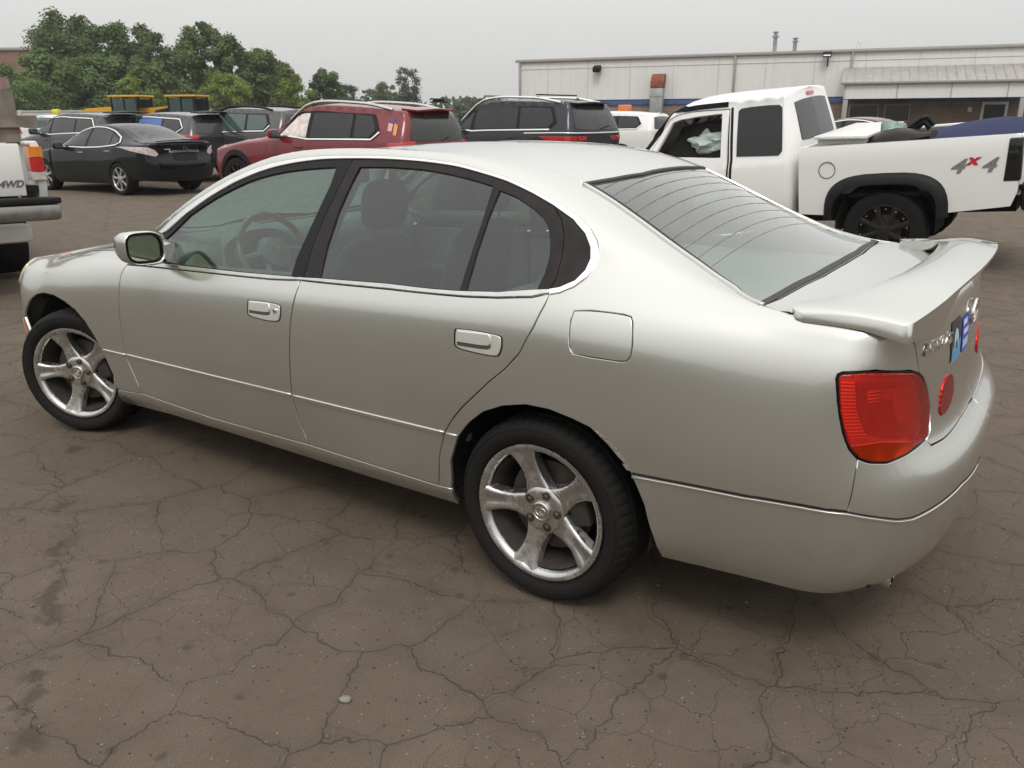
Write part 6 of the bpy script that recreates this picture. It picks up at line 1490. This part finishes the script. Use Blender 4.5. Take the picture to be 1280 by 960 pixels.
    for x, w_ in ((18.75, 1.4), (20.3, 1.2)):
        b = MB(); b.box((x, -.04, 1.62), (w_, .08, .86), None, .01); wf = b.build('window', MT['gutter'], bd)
        b = MB(); b.box((x, -.085, 1.62), (w_-.12, .012, .74)); b.build('pane', MT['tint_dusty'], wf)
    b = MB(); b.box((23.5, -.10, 1.75), (.18, .16, .22), None, .04); b.build('wall_light', MT['white_plastic'], bd)
    return bd
building()
def far_wall():
    r = empty('boundary_wall', (-60.08, 26.6, 0), math.atan2(8.54, 12.47), label='long pale panelled boundary wall in front of the trees at left', cat='wall')
    m_ = simple('pale_concrete', (.42, .41, .385), .85, var=.15, scale=1)
    for i in range(-8, 9):
        b = MB(); b.box((i*2.4+1.2, 0, 1.02), (2.36, .14, 2.04), None, .01); b.box((i*2.4+1.2, 0, 2.08), (2.38, .22, .10), None, .02); b.build('wall_panel', m_, r)
        b = MB(); b.box((i*2.4, 0, 1.06), (.20, .24, 2.2), None, .01); b.build('wall_post', m_, r)
far_wall()
def brick_block():
    r = empty('brick_building', (-100.5, 41.5, 0), R(33), label='red-brown brick building at the far left edge, partly hidden by trees', cat='building')
    mb_ = brickwork('red_brick', (.20, .085, .06), (.25, .11, .075), (.25, .2, .17))
    b = MB(); b.box((0, 5, 4.3), (13.5, 10, 8.6)); w_ = b.build('wall', mb_, r, smooth=False)
    b = MB(); b.box((0, 5, 8.75), (13.9, 10.4, .3), None, .03); b.build('parapet', MT['gutter'], r)
    for i in range(4):
        for z in (2.0, 5.6):
            b = MB(); b.box((-4.8+i*3.2, -.02, z), (1.6, .10, 1.7)); f_ = b.build('window', MT['gutter'], r, smooth=False)
            b = MB(); b.box((-4.8+i*3.2, -.075, z), (1.4, .02, 1.5)); b.build('pane', MT['tint_dusty'], f_, smooth=False)
brick_block()
# ------------------------------------------------------------------ trees
def leafmat(name, base):
    M = Mat(name); n = M.noise(.55, 4, .6); n2 = M.noise(6, 3, .6)
    b = M.mix(M.ramp(n, .32, .70), tuple(c*.62 for c in base), tuple(c*1.35 for c in base))
    b = M.mix(M.ramp(n2, .4, .8, 0, .5), b, (base[0]*1.5, base[1]*1.25, base[2]*.9))
    df = M.n('ShaderNodeBsdfDiffuse', {0: b}); tl_ = M.n('ShaderNodeBsdfTranslucent', {0: b}); a = M.n('ShaderNodeMixShader', {0: .28}); M.set(a, 1, df); M.set(a, 2, tl_)
    M.t.links.new(a.outputs[0], M.out.inputs[0]); return M.m
LEAF = {k: leafmat('leaves_'+k, v) for k, v in dict(deep=(.105, .155, .066), mid=(.132, .192, .076), bright=(.185, .250, .068), blue=(.086, .115, .070), pale=(.135, .172, .095)).items()}  # blue and pale tones have the fading of distance painted in
BARK = simple('bark', (.07, .055, .042), .9, var=.3)
def tree(x, y, top, width, kind, seed, label, base=0.0, cat='tree', leaf=.40, n=5200, sparse=.0, name='tree', lobes=16, group=None):
    rnd = np.random.RandomState(seed)
    r = empty(name, (x, y, 0), rnd.uniform(0, 6), label=label, cat=cat, group=group)
    H = top; cw = width/2; n = int(n*5.2); leaf *= .62
    tb = MB(); trunk_h = H*.45
    pts = [(0, 0, -.1), (.1*rnd.randn(), .1*rnd.randn(), trunk_h*.5), (.25*rnd.randn(), .25*rnd.randn(), trunk_h), (.3*rnd.randn(), .3*rnd.randn(), H*.8)]
    tb.tube(pts, [H*.026, H*.021, H*.016, H*.004], 8)
    C = []
    lobes = int(lobes*2.6); ga = math.pi*(3-math.sqrt(5))
    for i in range(lobes):
        # spread evenly through an uneven egg-shaped crown
        t = (i+.5)/lobes; h = base+(H-base)*(.03+.95*t)
        env = cw*(max(0, 1-(abs(t-.42)/(.62 if t > .42 else .62))**2.2))**.5*(1+.22*math.sin(3.1*i*ga+seed)+.12*rnd.randn())
        q = math.sqrt(rnd.uniform(.12, 1))
        a = i*ga+rnd.uniform(-.4, .4)
        s_ = cw*rnd.uniform(.22, .42)*(1.0-.35*t)
        C.append((q*env*.86*math.cos(a), q*env*.86*math.sin(a), min(h, H-s_*.5)+rnd.randn()*H*.02, s_))
    for cx_, cy_, cz_, s_ in C[:14]:
        if cz_ > H*.25: tb.tube([(0, 0, max(.5, min(trunk_h, cz_*.6))), (cx_*.5, cy_*.5, cz_*.82), (cx_*.95, cy_*.95, cz_)], [H*.009, H*.006, H*.002], 5)
    tb.build('trunk', BARK, r)
    w_ = np.array([c[3]**2 for c in C]); w_ /= w_.sum(); idx = rnd.choice(len(C), n, p=w_)
    P = np.array(C)[idx]
    d = rnd.randn(n, 3); d /= np.linalg.norm(d, axis=1)[:, None]
    rr = rnd.uniform(0, 1.12, n)**.5
    # twigs: leaves gather in tufts along each lobe's skin
    tuft = np.array([[math.sin(11*q[0]+seed)+math.sin(9*q[1]+2*q[2]*5)+math.sin(13*q[2]+seed*2)] for q in d])[:, 0]
    rr = rr*(1+.16*tuft)+sparse*rnd.randn(n)*.12
    pos = P[:, :3]+d*rr[:, None]*P[:, 3:4]*np.array([1, 1, .82])
    pos[:, 2] = np.maximum(pos[:, 2], base+.05)
    sz = leaf*rnd.uniform(.55, 1.25, n)
    nrm = d*.8+rnd.randn(n, 3)*.55+np.array([0, 0, .55]); nrm /= np.linalg.norm(nrm, axis=1)[:, None]
    a = np.cross(nrm, rnd.randn(n, 3)); a /= np.linalg.norm(a, axis=1)[:, None]; b = np.cross(nrm, a)
    V = np.empty((n, 4, 3)); 
    V[:, 0] = pos-a*sz[:, None]*.55; V[:, 1] = pos-b*sz[:, None]*.36+nrm*sz[:, None]*.06; V[:, 2] = pos+a*sz[:, None]*.6; V[:, 3] = pos+b*sz[:, None]*.36+nrm*sz[:, None]*.06
    me = bpy.data.meshes.new('crown'); me.vertices.add(4*n); me.vertices.foreach_set('co', V.reshape(-1)); me.loops.add(4*n); me.loops.foreach_set('vertex_index', np.arange(4*n)); me.polygons.add(n); me.polygons.foreach_set('loop_start', np.arange(0, 4*n, 4)); me.update(calc_edges=True)
    link('crown', me, LEAF[kind], r)
    return r
GT = 'trees behind the boundary wall'
tree(-71.6, 37.1, 9.9, 7.6, 'deep', 1, 'tall spreading dark tree, highest of the row, beside the brick building', base=1.0, n=6500, sparse=.8, lobes=22, group=GT)
tree(-67.0, 38.6, 8.9, 5.0, 'deep', 2, 'dark tree with loose airy top, right of the tallest tree', base=1.0, n=5000, sparse=.9, group=GT)
tree(-70.0, 34.0, 6.6, 7.5, 'mid', 3, 'broad mid-green tree filling the space under the tallest tree', base=.4, n=6000, group=GT)
tree(-66.0, 35.6, 6.2, 5.6, 'mid', 4, 'rounded mid-green tree between the tallest tree and the yellow loaders', base=.4, n=5500, group=GT)
tree(-67.5, 42.0, 8.8, 5.6, 'deep', 5, 'upright dark tree standing over the left yellow loader', base=.6, n=5500, sparse=.5, group=GT)
tree(-60.3, 41.8, 8.9, 5.0, 'mid', 6, 'tall mid-green tree with ragged top over the right yellow loader', base=.6, n=5500, sparse=.6, lobes=20, group=GT)
tree(-57.8, 42.6, 7.8, 3.6, 'mid', 7, 'narrow green tree ending the tall row on its right', base=.6, n=3600, sparse=.9, group=GT)
tree(-62.5, 38.2, 5.6, 5.4, 'mid', 8, 'low leafy tree in front of the tall row, above the right loader', base=.3, n=5000, group=GT)
tree(-58.4, 33.9, 4.7, 2.6, 'bright', 9, 'small bright yellow-green tree just behind the left loader cab', base=.5, n=2200, group=GT, leaf=.24)
tree(-54.7, 33.4, 3.5, 2.6, 'bright', 10, 'low bright bush between the two yellow loaders', base=.2, cat='bush', name='bush', n=1800, leaf=.22)
tree(-64.6, 29.4, 4.3, 4.6, 'mid', 11, 'low green bush at the left edge above the planks', base=.2, cat='bush', name='bush', n=3200, leaf=.26)
tree(-54.3, 39.3, 4.8, 4.2, 'bright', 12, 'light green rounded tree at the foot of the tall row, above the slate crossover', base=.3, n=3600, leaf=.26)
tree(-61.6, 47.6, 6.4, 3.0, 'deep', 13, 'dark narrow tree, first of the lower group right of the tall row', base=.4, n=2600)
tree(-61.5, 50.4, 6.7, 4.0, 'deep', 14, 'dark tree standing behind the light green tree above the grey SUV', base=.4, n=3200)
tree(-55.2, 46.5, 5.1, 3.6, 'bright', 15, 'light green round tree above the grey SUV, in front of darker trees', base=.3, n=3200, leaf=.25)
tree(-59.0, 54.2, 5.7, 3.8, 'deep', 16, 'dark tree ending the lower group, above the red SUV bonnet', base=.3, n=3000)
tree(-83.6, 80.8, 5.8, 4.0, 'blue', 17, 'hazy blue-green tree in the distance just past the dark group', base=.3, n=1600, leaf=.4)
tree(-79.6, 83.7, 6.0, 4.6, 'pale', 18, 'pale grey-green tree in the distance, left of the feathery one', base=.3, n=1800, leaf=.4)
tree(-59.3, 65.9, 6.5, 3.5, 'blue', 19, 'lone dark feathery tree with thin top above the red SUV', base=1.2, n=1700, sparse=1.6, leaf=.26, lobes=20)
tree(-64.6, 39.8, 7.3, 5.2, 'deep', 21, 'dense dark tree filling the gap between the two tallest groups', base=.3, n=4500, group=GT)
tree(-57.0, 45.0, 6.9, 4.4, 'mid', 22, 'mid-green tree filling in behind the light green rounded one', base=.3, n=3800, group=GT)
tree(-73.5, 39.5, 7.6, 6.0, 'mid', 23, 'mid-green tree closing the row behind the tallest tree', base=.3, n=4500, group=GT)
tree(-63.6, 42.6, 7.7, 4.8, 'mid', 24, 'full green tree between the two upright ones over the yellow loaders', base=.3, n=4500, group=GT)
def far_woods():
    rnd = np.random.RandomState(5); n = 9000
    t = rnd.uniform(0, 1, n); a0 = np.array([-118, 92]); a1 = np.array([-84, 150.])
    p = a0+(a1-a0)*t[:, None]+rnd.randn(n, 2)*2.0
    hh = 3.6+1.2*np.sin(t*23)+.9*np.sin(t*57+1)+.6*np.sin(t*140)
    z = hh*rnd.uniform(0, 1, n)**.7
    nrm = rnd.randn(n, 3); nrm /= np.linalg.norm(nrm, axis=1)[:, None]; a = np.cross(nrm, rnd.randn(n, 3)); a /= np.linalg.norm(a, axis=1)[:, None]; b = np.cross(nrm, a)
    pos = np.concatenate([p, z[:, None]], 1); s_ = .55
    V = np.stack([pos-a*s_, pos-b*s_*.6, pos+a*s_, pos+b*s_*.6], 1)
    me = bpy.data.meshes.new('woods'); me.vertices.add(4*n); me.vertices.foreach_set('co', V.reshape(-1)); me.loops.add(4*n); me.loops.foreach_set('vertex_index', np.arange(4*n)); me.polygons.add(n); me.polygons.foreach_set('loop_start', np.arange(0, 4*n, 4)); me.update(calc_edges=True)
    tag(link('woods', me, LEAF['blue']), 'low hazy line of far-off woods on the horizon', 'woods', kind='stuff')
far_woods()
# ------------------------------------------------------------------ smoky summer air
def haze():
    M = bpy.data.materials.new('haze'); M.use_nodes = True; t = M.node_tree; t.nodes.clear()
    o = t.nodes.new('ShaderNodeOutputMaterial'); v = t.nodes.new('ShaderNodeVolumePrincipled')
    v.inputs['Color'].default_value = (.86, .87, .87, 1); v.inputs['Density'].default_value = .0007; v.inputs['Anisotropy'].default_value = .3
    t.links.new(v.outputs[0], o.inputs['Volume'])
    b = MB(); b.box((-40, 70, 6.5), (240, 260, 15)); h = b.build('haze', M, smooth=False); h.data.materials[0] = M
    tag(h, 'thin grey haze softening the far trees', 'haze', kind='stuff')
haze()
